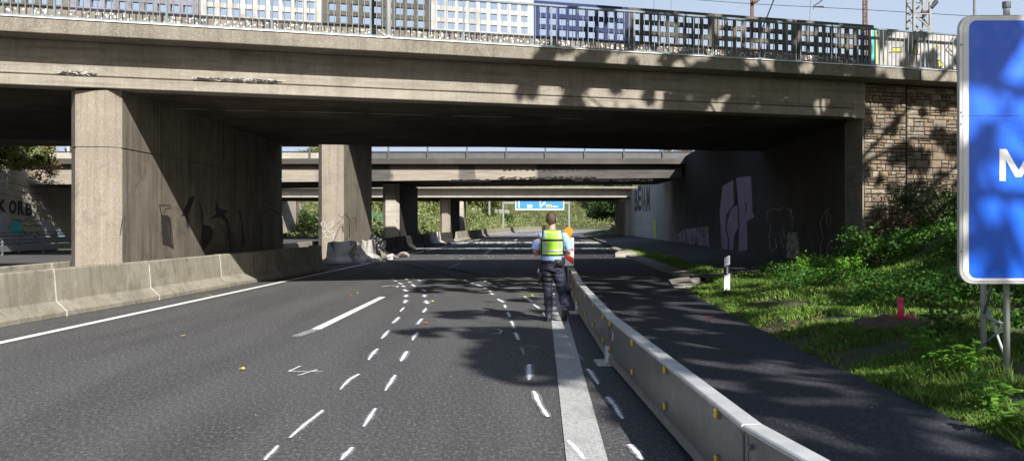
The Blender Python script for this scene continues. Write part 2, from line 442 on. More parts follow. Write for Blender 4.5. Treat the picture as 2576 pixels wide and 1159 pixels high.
def clump_crown(c, r, nclump, per, cr):             # uneven crown: clumps on an ellipsoid
    P = []; ends = []
    for i in range(nclump):
        d = rng.normal(size=3); d /= np.linalg.norm(d); d[2] = abs(d[2])*1.1-.35
        q = np.array(c)+d*np.array(r)*rng.uniform(.35, .95)
        s = cr*rng.uniform(.6, 1.3)
        P.append(blob_points(q, (s, s, s*.75), int(per*rng.uniform(.6, 1.3)), .3)); ends.append(q)
    return np.concatenate(P), ends
def tree(name, label, base, h, r, leafm, nclump=16, per=260, lsize=.2, group=None, cr=None, trunk=.16, zc=.62, cat='tree'):
    root = thing(name, label, cat, base, group)
    b = np.array(base, dtype=float)
    c = b+np.array((0, 0, h*zc)); P, ends = clump_crown(c, (r, r, h*(1-zc)), nclump, per, cr or r*.42)
    mb = MB()
    top = b+np.array((0, 0, h*.8))
    mb.tube([b-np.array((0,0,.2)), b+np.array((.05,.02,h*.3)), b+np.array((-.05,.08,h*.55)), top], [trunk, trunk*.75, trunk*.5, trunk*.15], 9)
    for e in ends[:14]:
        s = b+np.array((0, 0, h*rng.uniform(.28, .6))); m = (s+e)/2+np.array((0, 0, .12*h*rng.random()))
        mb.tube([s, m, e], [trunk*.4, trunk*.25, trunk*.06], 6)
    mb.build('trunk', 'bark', root, True)
    V, Fq = leaf_geo(P, lsize); npmesh('crown', V, Fq, leafm, root)
    return root
def shrub(name, label, base, r, n, leafm, lsize=.12, group=None, nclump=9, flat=.3, stems=True, cat='shrub', cr=.5):
    root = thing(name, label, cat, base, group)
    P = []; mb = MB(); b = np.array(base, dtype=float)
    for i in range(nclump):
        q = b+np.array((rng.uniform(-.75,.75)*r[0], rng.uniform(-.75,.75)*r[1], r[2]*rng.uniform(.25,.95)))
        s = min(r)*cr*rng.uniform(.7, 1.3); P.append(blob_points(q, (s*1.2, s*1.2, s), n//nclump, .2))
        mb.tube([b+np.array((rng.uniform(-.1,.1),rng.uniform(-.1,.1),-.05)), (b+q)/2+np.array((0,0,.15*r[2])), q], [.025, .018, .006], 5)
    V, Fq = leaf_geo(np.concatenate(P), lsize, flat); npmesh('foliage', V, Fq, leafm, root)
    mb.build('stem', 'bark', root)
    return root

def text_mesh(txt, bold=0.0):
    cu = bpy.data.curves.new('t', 'FONT'); cu.body = txt; cu.size = 1; cu.offset = bold; cu.resolution_u = 3
    ob = bpy.data.objects.new('t', cu); col.objects.link(ob)
    dg = bpy.context.evaluated_depsgraph_get(); dg.update()
    me = bpy.data.meshes.new_from_object(ob.evaluated_get(dg)); bpy.data.objects.remove(ob)
    V = np.array([v.co for v in me.vertices]); Fs = [list(p.vertices) for p in me.polygons]
    V[:,0] -= V[:,0].min(); V[:,1] -= V[:,1].min(); w = V[:,0].max(); h = V[:,1].max()
    V[:,0] /= w; V[:,1] /= h; bpy.data.meshes.remove(me)
    return V, Fs
def text_on(fn, txt, name, mat, parent, bold=0.0):  # fn(u, v) -> point; u right, v up, both 0..1
    V, Fs = text_mesh(txt, bold); mb = MB(); mb.add([fn(v[0], v[1]) for v in V], Fs)
    return mb.build(name, mat, parent)
def ribbon(pts, w):                                 # flat polyline as quads, in 2D (list of (x,y)); returns polys
    out = []
    P = [Vector(p[:2]) for p in pts]
    L = []; Rr = []
    for i, p in enumerate(P):
        d = (P[min(i+1, len(P)-1)]-P[max(i-1, 0)]); d = d.normalized() if d.length else Vector((1,0))
        nrm = Vector((-d.y, d.x))*w/2; L.append(p+nrm); Rr.append(p-nrm)
    for i in range(len(P)-1): out.append([L[i], L[i+1], Rr[i+1], Rr[i]])
    return out

# ------------------------------------------------------------------ camera, sun, sky
cam = bpy.data.cameras.new('camera'); co = bpy.data.objects.new('camera', cam); col.objects.link(co)
co.location = (0, 0, CH); co.rotation_euler = (R(90), 0, 0)
cam.sensor_width = 36; cam.lens = 36*F/2576; cam.shift_y = -19.5/2576; cam.clip_end = 5000; cam.clip_start = .05
scene.camera = co
SX, SY = -.65, 1.38                                  # sunlight: metres moved per metre fallen
sd = Vector((SX, SY, -1)).normalized()
sun = bpy.data.lights.new('sun', 'SUN'); sun.energy = 5.0; sun.angle = R(.53); sun.color = (1, .96, .9)
so = bpy.data.objects.new('sun', sun); col.objects.link(so); so.location = (10, -30, 30)
so.rotation_euler = sd.to_track_quat('-Z', 'Y').to_euler()
w = bpy.data.worlds.new('World'); scene.world = w; w.use_nodes = True
nn = w.node_tree.nodes; ll = w.node_tree.links
bg = nn['Background']; sk = nn.new('ShaderNodeTexSky'); sk.sky_type = 'NISHITA'; sk.sun_disc = False
sk.sun_elevation = math.asin(-sd.z); sk.sun_rotation = math.atan2(-sd.x, -sd.y)
sk.air_density = 1.0; sk.dust_density = 1.6; sk.ozone_density = 1.0
# thin bright haze veil low in the northern sky, over the Nishita sky
tc = nn.new('ShaderNodeTexCoord'); sx_ = nn.new('ShaderNodeSeparateXYZ'); ll.new(tc.outputs['Generated'], sx_.inputs[0])
def mr(o_, a, b, lo, hi):
    t = nn.new('ShaderNodeMapRange'); t.interpolation_type = 'SMOOTHSTEP'; ll.new(o_, t.inputs[0]); t.inputs[1].default_value = a; t.inputs[2].default_value = b; t.inputs[3].default_value = lo; t.inputs[4].default_value = hi; return t.outputs[0]
mm_ = nn.new('ShaderNodeMath'); mm_.operation = 'MULTIPLY'; ll.new(mr(sx_.outputs[2], .5, .12, 0, 1), mm_.inputs[0]); ll.new(mr(sx_.outputs[1], -.1, .7, .1, 1), mm_.inputs[1])
mx = nn.new('ShaderNodeMix'); mx.data_type = 'RGBA'; ll.new(mm_.outputs[0], mx.inputs[0]); ll.new(sk.outputs[0], mx.inputs[6]); mx.inputs[7].default_value = (4.6, 5.5, 7.0, 1)
ll.new(mx.outputs[2], bg.inputs[0]); bg.inputs[1].default_value = .07
scene.view_settings.view_transform = 'Standard'; scene.view_settings.look = 'None'; scene.view_settings.exposure = 0.85; scene.view_settings.gamma = 1
scene.render.engine = 'CYCLES'
try: scene.cycles.max_bounces = 6; scene.cycles.diffuse_bounces = 2; scene.cycles.transparent_max_bounces = 12
except Exception: pass

# ------------------------------------------------------------------ terrain and roads
def curve(Y): return .0457*Y + (.00055*(Y-105)**2 if Y > 105 else 0)
def xl(Y): return -7.49+curve(Y)                    # left edge line of our carriageway
def xe(Y):                                          # right rim of the asphalt
    if Y < 12: return 3.65
    if Y < 21: return 3.65+(Y-12)/9*.38
    if Y < 29: return 4.03+(Y-21)/8*.87
    if Y < 47: return 4.9+(Y-29)/18*.5
    return 5.4-2.15+curve(Y)
def sstep(a, b, x): t = min(1, max(0, (x-a)/(b-a))); return t*t*(3-2*t)
WA, WB = 8.3, .03                                   # right abutment wall: X = WA + WB*Y
LA, LB = -29.7, .03                                 # left abutment wall
def hgt(X, Y):
    z = -.06
    d = X-xe(Y)
    if d > 0:
        z = -.04+min(d*.16, .2)+sstep(.8, 4.5, d)*.26
        wl = max(25.6, 25.0+.32*(X-9.02)+.75) if X > 9.3 else 25.6
        if Y < wl:
            z += max(0, X-8.2)*.55*sstep(6, 20, Y)+max(0, X-8.5)*.3*(1-sstep(6, 20, Y))
            z = min(z, 6)
        elif Y < 108:
            if X > WA+WB*Y+.45: z = 5.0+min(3, max(0, X-14)*.1)
        if Y >= 26 and X <= 9.3+.03*max(0, Y-30) and X < WA+WB*Y+.45: z = .02+.3*min(1, d/4)-(.05 if d < .5 else 0)
        z += .03*mnoise.noise(Vector((X*1.3, Y*1.3, 0)))
    if X < LA+LB*Y-.45: z = 5.2 if Y > 36 else 5.2*sstep(20, 36, Y)
    if Y > 108:
        dr = X-xe(Y); dl = xl(Y)-3.2-X
        if dr > 3: z = min(9, (dr-3)*.33)+.6*mnoise.noise(Vector((X*.12, Y*.12, 0)))
        if dl > 1.5: z = min(8.5, (dl-1.5)*.3)*sstep(108, 150, Y)+.6*sstep(2, 8, dl)*mnoise.noise(Vector((X*.12, Y*.12, 3)))
        if dl > 24 : z = max(z, 5.5)
        if Y > 225: z = max(z, 13*sstep(225, 300, Y)+1.2*mnoise.noise(Vector((X*.05, Y*.05, 6))))
    return z
xs = sorted(set([-1500,-700,-300,-150,-90,-60,-45,-36,-32,-30,-29,-28.4,-27.8,-27.2,-26.6] + [round(-26+i*1.0, 2) for i in range(26)] +
     [round(i*.3, 2) for i in range(0, 60)] + [18,19,20,22,25,28,32,38,46,60,90,150,300,700,1500] + [-.5]))
ys = sorted(set([-1500,-500,-150,-60,-30,-15,-8,-4,-1] + [round(i*.5, 2) for i in range(0, 60)] + [30+i for i in range(0, 100)] +
     [130+i*3 for i in range(0, 63)] + [330,360,420,520,700,1000,1800,3500]))
V = [(x, y, hgt(x, y)) for y in ys for x in xs]; nx = len(xs)
Fc = [(j*nx+i, j*nx+i+1, (j+1)*nx+i+1, (j+1)*nx+i) for j in range(len(ys)-1) for i in range(nx-1)]
g = MB(); g.add(V, Fc); go = g.build('ground', 'turf_soil', None, True); go['kind'] = 'structure'

def strip(name, mat, fl, fr, y0, y1, z, step=2.0, parent=None):
    mb = MB(); Y = y0; vs = []; fs = []
    k = 0
    while Y <= y1+1e-6:
        vs += [(fl(Y), Y, z), (fr(Y), Y, z)]
        if k: fs.append((2*k-2, 2*k-1, 2*k+1, 2*k))
        k += 1; Y += step
    mb.add(vs, fs); return mb.build(name, mat, parent)
road = strip('road', 'asphalt', lambda Y: xl(Y)-1.2-max(0, 20-Y)*.05, lambda Y: 2.15+.0457*Y*.3 if Y < 40 else xe(Y), -12, 236, 0.0, 2); road['kind'] = 'structure'
far = strip('far_road', 'asphalt_far', lambda Y: xl(Y)-.85, lambda Y: xe(Y)-.02, 110, 235, .004, 2.5); far['kind'] = 'structure'  # lighter sheet over the road, standing in for sunlight at a grazing angle
# right hand shoulder of newer asphalt, its rim ragged
def rag(Y): return xe(Y)+.06*mnoise.noise(Vector((0, Y*1.7, 0)))+.04*mnoise.noise(Vector((0, Y*5, 2)))
sh = strip('shoulder', 'asphalt_new', lambda Y: .95+.035*Y if Y < 8 else 1.15+.01*Y, rag, -12, 60, .006, .3); sh['kind'] = 'structure'
opp = strip('opposite_road', 'asphalt', lambda Y: -27+.03*Y, lambda Y: -11.2+.03*Y, -30, 200, 0.0, 5); opp['kind'] = 'structure'
med = strip('median', 'earth', lambda Y: -10.9+.03*Y, lambda Y: min(-9.26+.077*Y, -6.75+.045*max(0, Y-60)), -12, 108, .02, 2); med['kind'] = 'structure'
# paved footpath area under the bridge
mb = MB(); yy = [26.2+i*1.5 for i in range(52)]; mb.add([p for Y in yy for p in ((xe(Y)+.3, Y, .125), (WA+WB*Y+.02, Y, .44))], [(2*i, 2*i+1, 2*i+3, 2*i+2) for i in range(51)])
pth = mb.build('path', 'asphalt'); pth['kind'] = 'structure'

def gpoly(pts, z): return [(p[0], p[1], z) for p in pts]
def stroke(pts, w, z, name, mat):
    mb = MB(); P = [Vector(p[:2]) for p in pts]; Q = []
    for a, b in zip(P[:-1], P[1:]):
        for k in range(4): Q.append(a.lerp(b, k/4)+Vector((random.uniform(-1,1), random.uniform(-1,1)))*w*.12)
    Q.append(P[-1]); n = len(Q)-1; vs = []; e = random.uniform(.25, .7)
    for i, p in enumerate(Q):
        d = (Q[min(i+1, n)]-Q[max(i-1, 0)]).normalized(); nr = Vector((-d.y, d.x))*w/2*(e+(1-e)*math.sin(math.pi*(.15+.8*i/n)))*random.uniform(.8, 1.2)
        vs += [(p.x+nr.x, p.y+nr.y, z), (p.x-nr.x, p.y-nr.y, z)]
    mb.add(vs, [(2*i, 2*i+1, 2*i+3, 2*i+2) for i in range(n)])
    if mat == 'spray_white' and name == 'spray_mark':
        h2 = MB(); hv = []
        for i in range(n+1):
            a, b = Vector(vs[2*i]), Vector(vs[2*i+1]); m = (a+b)/2; hv += [m+(a-m)*2.3-Vector((0,0,.0015)), m+(b-m)*2.1-Vector((0,0,.0015))]
        h2.add(hv, [(2*i, 2*i+1, 2*i+3, 2*i+2) for i in range(n)]); h2.build('overspray', 'overspray', road)
    return mb.build(name, mat, road)
# painted lines
strip('edge_line', 'paint_white', lambda Y: xl(Y)-.08, lambda Y: xl(Y)+.08, 2, 200, .009, 2, road)
sheet('lane_dash', 'paint_white', [[*[gr(*p, .005) for p in ((783,827),(808,827),(971,746),(955,746))]]], road)
sheet('lane_dash', 'paint_old', [[*[gr(*p, .005) for p in ((731,845),(757,845),(808,827),(783,827))]]], road)
for k in range(1, 10):
    y0 = 22.2+k*18-6.6; f0 = lambda Y: xl(Y)+3.68
    if k == 1: sheet('lane_dash', 'paint_old', [[*[gr(*p, .005) for p in ((1118,676),(1130,676),(1162,662),(1152,662))]]], road)
    else: sheet('lane_dash', 'paint_white', [[(f0(y0)-.07,y0,.009),(f0(y0)+.07,y0,.009),(f0(y0+6)+.07,y0+6,.009),(f0(y0+6)-.07,y0+6,.009)]], road)
sheet('wide_edge_line', 'paint_ribbed', [[*[gr(*p, .009) for p in ((1388,812),(1432,812),(1530,1159),(1640,1560),(1470,1560),(1425,1159))]]], road)
sheet('wide_edge_line', 'paint_worn', [[*[gr(*p, .009) for p in ((1385,700),(1401,700),(1432,811.4),(1388,811.4))]]], road)
sheet('wide_edge_line', 'paint_worn', [[(xe(Y)-2.5,Y,.009),(xe(Y)-2.2,Y,.009),(xe(Y+10)-2.2,Y+10,.009),(xe(Y+10)-2.5,Y+10,.009)] for Y in range(70, 190, 10)], road)
def c2(cx, cy): return ((600+cx/2.1467)/1.104, (740+cy/2.1467)/1.104)
def c3(cx, cy): return ((1450+cx/2.1459)/1.104, (740+cy/2.1459)/1.104)
def c4(cx, cy): return ((cx/2.0696)/1.104, (400+cy/2.0696)/1.104)
def c7(cx, cy): return ((1800+cx/2.414)/1.104, (380+cy/2.414)/1.104)
def c6(cx, cy): return ((1200+cx/3.05)/1.104, (380+cy/3.05)/1.104)
marks2 = [(370,1072,290,1159),(640,860,555,925,440,1025),(853,643,790,680,740,738),(963,493,935,520,910,560),(1030,383,985,433),(1093,303,1053,340),
 (1122,245,1098,271),(1134,202,1124,220),(1136,170,1131,184),(1122,138,1138,150),(1112,115,1124,123),(1088,98,1108,107),(1062,85,1075,90),(1045,72,1060,77),
 (812,1083,745,1159),(950,850,880,958),(1068,650,1010,743),(1137,508,1102,568),(1200,395,1170,442),(1227,313,1200,347),(1253,250,1235,276),(1252,204,1260,224),
 (1243,170,1243,184),(1222,135,1240,142,1246,152),(1168,108,1186,123),(1150,92,1162,98),(1680,195,1715,216),(1722,230,1726,249),(1738,273,1751,305),
 (1762,328,1775,370),(1785,397,1803,440),(1840,180,1882,212),(1893,228,1930,253),(1600,128,1612,136),(1625,145,1640,152),(1640,160,1652,170),
 (1480,82,1500,95),(1520,98,1535,104),(1550,108,1590,122),(1600,87,1612,92),(1630,100,1640,106),(1655,115,1670,124),(1675,96,1690,102),(1700,110,1710,116),
 (1130,75,1140,80),(1170,70,1185,75),(1205,82,1220,88)]
for q in marks2:
    P = [gr(*c2(q[i], q[i+1])) for i in range(0, len(q), 2)]
    d = P[0].y; stroke(P, .03 if d < 12 else .04 if d < 20 else .065, .011, 'spray_mark', 'spray_white')
for q, mm in [((1815,482,1840,530),'spray_faint'),((1868,588,1870,640,1862,682),'spray_white')]:
    stroke([gr(*c2(q[i], q[i+1])) for i in range(0, len(q), 2)], .05, .011, 'spray_mark', mm)
for q, mm in [((68,748,95,810,155,903),'spray_white'),((390,615,420,650,452,708),'spray_white'),((505,783,550,835,600,915),'spray_white'),((637,1068,680,1110,715,1159),'spray_white'),
 ((125,275,145,303),'spray_white'),((68,228,102,255),'spray_white'),((12,178,58,213),'spray_white'),((270,1040,320,1090,370,1159),'spray_white'),((215,408,262,450),'spray_faint'),((305,500,360,560),'spray_faint')]:
    stroke([gr(*c3(q[i], q[i+1])) for i in range(0, len(q), 2)], .038, .015, 'spray_mark', mm)
for q in [(505,595,435,628,635,630),(605,618,490,652)]: stroke([gr(*c2(q[i], q[i+1])) for i in range(0, len(q), 2)], .028, .011, 'spray_number', 'spray_white')
for q in [(1575,375,1680,375,1705,386,1690,400,1635,405),(1560,390,1620,392)]: stroke([gr(*c2(q[i], q[i+1])) for i in range(0, len(q), 2)], .022, .011, 'spray_number', 'spray_white')
for q in [(985,122,1035,115,1085,118,1080,125),(1508,146,1560,146,1612,155),(1555,156,1612,151),(1725,130,1880,134)]: stroke([gr(*c2(q[i], q[i+1])) for i in range(0, len(q), 2)], .07, .011, 'spray_number', 'spray_white')
for q in [(1800,168,1925,170),(1800,180,1925,178),(1880,165,1890,182)]: stroke([gr(*c2(q[i], q[i+1])) for i in range(0, len(q), 2)], .06, .013, 'yellow_mark', 'spray_yellow')
for q in [(1115,877,1260,872),(1190,866,1250,882)]: stroke([gr(*c4(q[i], q[i+1])) for i in range(0, len(q), 2)], .03, .013, 'yellow_mark', 'spray_yellow')
for q in [(1085,305,1170,292,1265,300),(1120,298,1265,308),(1100,300,1200,306)]: stroke([gr(*c3(q[i], q[i+1])) for i in range(0, len(q), 2)], .05, .015, 'pink_mark', 'spray_pink')
# skid marks sweeping to the left under the bridge
for q in [((990,684),(1060,672),(960,655),(860,650)),((1160,705),(1120,690),(1060,676),(1010,664)),((1330,712),(1240,695),(1150,680),(1070,670)),((1200,690),(1130,676),(1050,662))]:
    stroke([gr(*p) for p in q], .22, .008, 'skid_mark', 'skid')
# burnt debris, plus pale streaks painted for the sunlit gaps between bridge shadows
for (y, x0, x1, hh, mm, nme) in [(625, 1010, 1560, 7, 'sunlit_streak', 'debris'), (610.5, 1100, 1560, 9, 'sunlit_streak', 'debris'), (619, 1040, 1500, 4, 'skid', 'debris'), (632, 1180, 1640, 3, 'skid', 'debris'), (605, 1150, 1480, 3, 'skid', 'debris')]:
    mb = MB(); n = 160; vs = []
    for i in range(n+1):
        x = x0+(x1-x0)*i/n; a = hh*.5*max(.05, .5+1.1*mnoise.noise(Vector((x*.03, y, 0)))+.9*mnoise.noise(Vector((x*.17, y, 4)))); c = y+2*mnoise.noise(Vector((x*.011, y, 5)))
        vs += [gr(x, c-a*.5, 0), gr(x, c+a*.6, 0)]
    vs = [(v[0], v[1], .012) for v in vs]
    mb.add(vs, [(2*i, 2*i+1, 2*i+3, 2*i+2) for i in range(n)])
    o = mb.build('debris_sunlit_band', mm); tag(o, kind='stuff')
    o['label'] = 'thin band of ash debris and painted sunlight across the road under the bridges'; o['category'] = 'debris'
mb = MB(); n = 40; vs = []
for i in range(n+1):
    Y = 52+i*1.05; e = mnoise.noise(Vector((Y*.5, 2, 0))); e2 = mnoise.noise(Vector((Y*.5, 9, 0)))
    vs += [(xl(Y)-.5+1.2*e, Y, .007), (min(xe(Y)-.1, 5.6+.03*Y)+1.0*e2-1, Y, .007)]
mb.add(vs, [(2*i, 2*i+1, 2*i+3, 2*i+2) for i in range(n)]); mb.build('burnt_patch', 'burnt', road)
# small chips on the road
P = []
for i in range(260):
    Y = 5+28*random.random()**1.4; X = random.uniform(-6.5, 3.5)
    P.append((X, Y, .012))
for i in range(500):
    Y = random.uniform(40, 75); X = random.uniform(-5.6, 6)+.03*Y; P.append((X, Y, .02))
mb = MB()
for p in P:
    s = random.uniform(.003, .009) if p[1] < 35 else random.uniform(.008, .03)
    a = random.random()*3; c, d = math.cos(a)*s, math.sin(a)*s
    mb.add([(p[0]+c,p[1]+d,p[2]),(p[0]-d,p[1]+c,p[2]),(p[0]-c,p[1]-d,p[2]),(p[0]+d*.7,p[1]-c*.7,p[2]),(p[0],p[1],p[2]+s*.9)], [(0,1,4),(1,2,4),(2,3,4),(3,0,4)])
o = mb.build('grit', 'chip'); tag(o, 'pale grit and small concrete chips scattered over the asphalt', 'grit', None, 'stuff')
# kerb and gutter along the path
gm = MB()
for i in range(34):
    y0 = 25.6+i*1.0; gm.box(0,0,0,0,0,0) if False else None
    a0 = xe(y0); a1 = xe(y0+.97)
    gm.hexa([(a0+.02,y0,-.05),(a0+.42,y0,-.05),(a1+.42,y0+.97,-.05),(a1+.02,y0+.97,-.05)], [(a0+.05,y0,.1),(a0+.42,y0,.15),(a1+.42,y0+.97,.15),(a1+.05,y0+.97,.1)])
kb = gm.build('kerb', 'conc_kerb'); kb['kind'] = 'structure'
sl = MB()
for i in range(5):
    y0 = 24.2+i*.52; x0 = xe(y0)-.02
    sl.hexa([(x0-.35,y0,-.02),(x0+.2,y0,-.02),(x0+.2,y0+.47,-.02),(x0-.32,y0+.47,-.02)], [(x0-.33,y0,.035+.01*i),(x0+.2,y0,.07+.02*i),(x0+.2,y0+.47,.08+.02*i),(x0-.3,y0+.47,.035+.01*i)])
gt = sl.build('gutter', 'conc_kerb'); gt['kind'] = 'structure'
sl = MB(); q = [gr(1548,641,.1), gr(1655,641,.1), gr(1625,632,.1), gr(1562,632,.1)]
sl.hexa([(p[0],p[1],.0) for p in q], [(p[0],p[1],.2) for p in q])
o = sl.build('concrete_slab', 'conc_pale'); tag(o, 'pale flat concrete slab lying at the road edge beyond the steel barrier', 'concrete slab')

# ------------------------------------------------------------------ near bridge
S1 = .32
def yn(X): return 22.0+S1*X
def yf(X): return 34.8+.2*X
XL, XR = -30.0, 9.02
def band(mb, x0, x1, d0, d1, z0, z1):               # bar along the near face, d metres behind it
    mb.hexa([(x0,yn(x0)+d0,z0),(x1,yn(x1)+d0,z0),(x1,yn(x1)+d1,z0),(x0,yn(x0)+d1,z0)],
            [(x0,yn(x0)+d0,z1),(x1,yn(x1)+d0,z1),(x1,yn(x1)+d1,z1),(x0,yn(x0)+d1,z1)])
br = thing('road_bridge', 'near brown concrete overpass with bars and painted lattice screen above its edge', 'bridge', (0, 27, 0))
XD = 10.1; mb = MB(); mb.hexa([(XL,yn(XL)+.62,4.303),(XR,yn(XR)+.62,4.303),(XR,26.45,4.303),(XD,26.45,4.303),(XD,yf(XD),4.303),(XL,yf(XL),4.303)], [(XL,yn(XL)+.62,5.44),(XR,yn(XR)+.62,5.44),(XR,26.45,5.44),(XD,26.45,5.44),(XD,yf(XD),5.44),(XL,yf(XL),5.44)])
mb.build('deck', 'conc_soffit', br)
mb = MB()
for (xa, ya, xb, yb) in ((-8.1,22.9,-4.2,23.75),(-4.2,23.75,1.8,25.2),(-1.6,22.4,-.4,34.0)):
    mb.hexa([(xa,ya,4.296),(xb,yb,4.296),(xb,yb+.03,4.296),(xa,ya+.03,4.296)], [(xa,ya,4.302),(xb,yb,4.302),(xb,yb+.03,4.302),(xa,ya+.03,4.302)])
    mb.build('formwork_joint', 'conc_broken' if xa < -3 or xb > 1 else 'conc_dark', br); mb = MB()
mb = MB(); band(mb, XL, XR-.3, -.012, .6, 4.3, 4.505); band(mb, XL, XR-.3, .03, .6, 4.505, 4.53); band(mb, XL, XR-.3, 0, .6, 4.53, 5.2)
o = mb.build('girder', 'conc_near', br); bevel(o, .012, 1)
mb = MB(); band(mb, XR-.3, XR+.02, .03, .6, 4.28, 5.2); mb.build('bearing_block', 'conc_near', br)
mb = MB(); band(mb, XL, 10.28, -.75, .55, 5.2, 5.48); band(mb, 10.31, 16, -.75, .55, 5.2, 5.48)
o = mb.build('edge_beam', 'conc_edge', br); bevel(o, .02, 2)
mb = MB(); band(mb, XL, 16, -.78, -.72, 5.484, 5.5); mb.build('edge_flashing', 'galv_top', br)
# rough spalls on the girder
def spall(x0, x1, yc):
    mb = MB(); n = int((x1-x0)/5)
    for i in range(n):
        for k in range(4):
            x = x0+(x1-x0)*(i+random.random())/n; y = yc+(x-x0)*.034+random.uniform(-6, 3)*(math.sin(math.pi*(i+.5)/n)*.8+.3)
            Y = 22/(1-S1*(x-HX)/F); s = random.uniform(.015, .05); p = at(x, y, Y)
            vs = [(p.x+random.uniform(-1,1)*s*2, p.y-.016-random.random()*.006+S1*0, p.z+random.uniform(-1,1)*s*.7) for _ in range(3)]
            vs = [(v[0], yn(v[0])-.018-random.random()*.012, v[2]) for v in vs]
            mb.add(vs, [(0,1,2)])
    return mb
for a in ((150,238,186),(488,706,200)):
    spall(*a).build('spall', 'conc_dark', br); m2 = spall(a[0]-6, a[1]+8, a[2]-1); m2.v = [(v[0], v[1]+.004, v[2]+.01) for v in m2.v]; m2.build('spall', 'conc_broken', br)
# piers of the near bridge: long walls with chamfered noses
def pier(parent, xa, ya, xb, yb, w, z0, z1, mats=('conc_pier','conc_wall_side'), nose=.32, cham=.22, joint=True):
    # xa,ya: right front corner; xb,yb: right rear corner; w: width
    d = Vector((xb-xa, yb-ya)); d.normalize(); s = Vector((-1, 0))
    A = Vector((xa, ya)); B = Vector((xb, yb))
    lo = [A+s*(w-cham), A+s*cham, A+d*nose, B-d*nose*.8, B+s*cham, B+s*(w-cham), B+s*w-d*nose, A+s*w+d*nose]
    mb = MB()
    def ring(z, k=0): 
        c = sum(lo, Vector((0,0)))/8
        return [((p.x-c.x)*(1-k/w*2)+c.x, p.y+(.02 if k and i < 2 else 0), z) for i, p in enumerate(lo)]
    zs = [(z0, 0), (z0+(z1-z0)*.72, 0), (z0+(z1-z0)*.72, .015), (z0+(z1-z0)*.72+.035, .015), (z0+(z1-z0)*.72+.035, 0), (z1-.35, 0), (z1-.06, .0)] if joint else [(z0,0), (z1,0)]
    rings = [ring(z, k) for z, k in zs]
    if joint:
        rr = ring(z1-.0, .0); rings.append([(p[0]*1.0, p[1]+(.18 if i in (0,1) else 0), p[2]) for i, p in enumerate(rr)])
    mb.loft(rings)
    n = 8
    nside = (len(rings)-1)*n
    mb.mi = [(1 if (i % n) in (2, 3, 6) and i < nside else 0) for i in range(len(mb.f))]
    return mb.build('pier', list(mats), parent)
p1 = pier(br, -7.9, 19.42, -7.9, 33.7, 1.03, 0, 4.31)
p1.name = 'pier'
PA, PB = -7.9, .0                               # its right face
mb = MB(); mb.prism([(-29.8,12.8),(-28.7,13.1),(-28.6,28.9),(-29.8,28.7)], 0, 4.3); mb.build('abutment', 'conc_wall_side', br)
ab = MB(); ab.prism([(WA+WB*25.1,25.0),(WA+WB*25.1+.6,25.25),(WA+WB*36.4+.6,36.4),(WA+WB*36.4,36.4)], 0, 4.3)
ab = ab.build('abutment', 'conc_burnt', br)
# side wall continuing between the bridges, top stepping down
ww = MB()
prof = [(36.42,5.3),(38,5.45),(48,5.6),(56,5.45),(60,5.3),(66,5.0),(74,4.6),(89,4.6),(106,4.6)]
for (y0, z0), (y1, z1) in zip(prof[:-1], prof[1:]):
    ww.hexa([(WA+WB*y0,y0,0),(WA+WB*y0+.6,y0,0),(WA+WB*y1+.6,y1,0),(WA+WB*y1,y1,0)], [(WA+WB*y0,y0,z0),(WA+WB*y0+.6,y0,z0),(WA+WB*y1+.6,y1,z1),(WA+WB*y1,y1,z1)])
rw = thing('retaining_wall', 'soot blackened retaining wall running under the far bridges on the right', 'wall', (9.5, 60, 0))
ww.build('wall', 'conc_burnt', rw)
lw = MB()
prof = [(30,4.9),(44,5.2),(56.4,5.2),(70,4.6),(89,4.3),(121,4.2)]
for (y0, z0), (y1, z1) in zip(prof[:-1], prof[1:]):
    lw.hexa([(LA+LB*y0-.6,y0,0),(LA+LB*y0,y0,0),(LA+LB*y1,y1,0),(LA+LB*y1-.6,y1,0)], [(LA+LB*y0-.6,y0,z0),(LA+LB*y0,y0,z0),(LA+LB*y1,y1,z1),(LA+LB*y1-.6,y1,z1)])
lwt = thing('retaining_wall', 'pale concrete retaining wall with big painted letters beyond the opposite carriageway', 'wall', (-28, 60, 0))
lw.build('wall', 'conc_pale', lwt)
cp = MB(); cp.hexa([(LA+LB*38-.7,38,5.0),(LA+LB*38+.1,38,5.0),(LA+LB*56.3+.1,56.3,5.05),(LA+LB*56.3-.7,56.3,5.05)], [(LA+LB*38-.7,38,5.35),(LA+LB*38+.1,38,5.35),(LA+LB*56.3+.1,56.3,5.4),(LA+LB*56.3-.7,56.3,5.4)]); cp.build('coping', 'conc_pale', lwt)

def decal(parent, name, mat, fn, polys, a, b, off):
    for pl in polys:
        mb = MB(); mb.add([on_wall(*fn(*p), a, b, off) for p in pl], [list(range(len(pl)))]); o = mb.build(name, mat, parent)
    return o
def dstroke(parent, name, mat, fn, lines, w, a, b, off):
    for ln in lines:
        mb = MB()
        for q in ribbon(ln, w): mb.add([on_wall(*fn(*p), a, b, off) for p in q], [[0,1,2,3]])
        o = mb.build(name, mat, parent)
    return o
def pr(*v): return [(v[i], v[i+1]) for i in range(0, len(v), 2)]
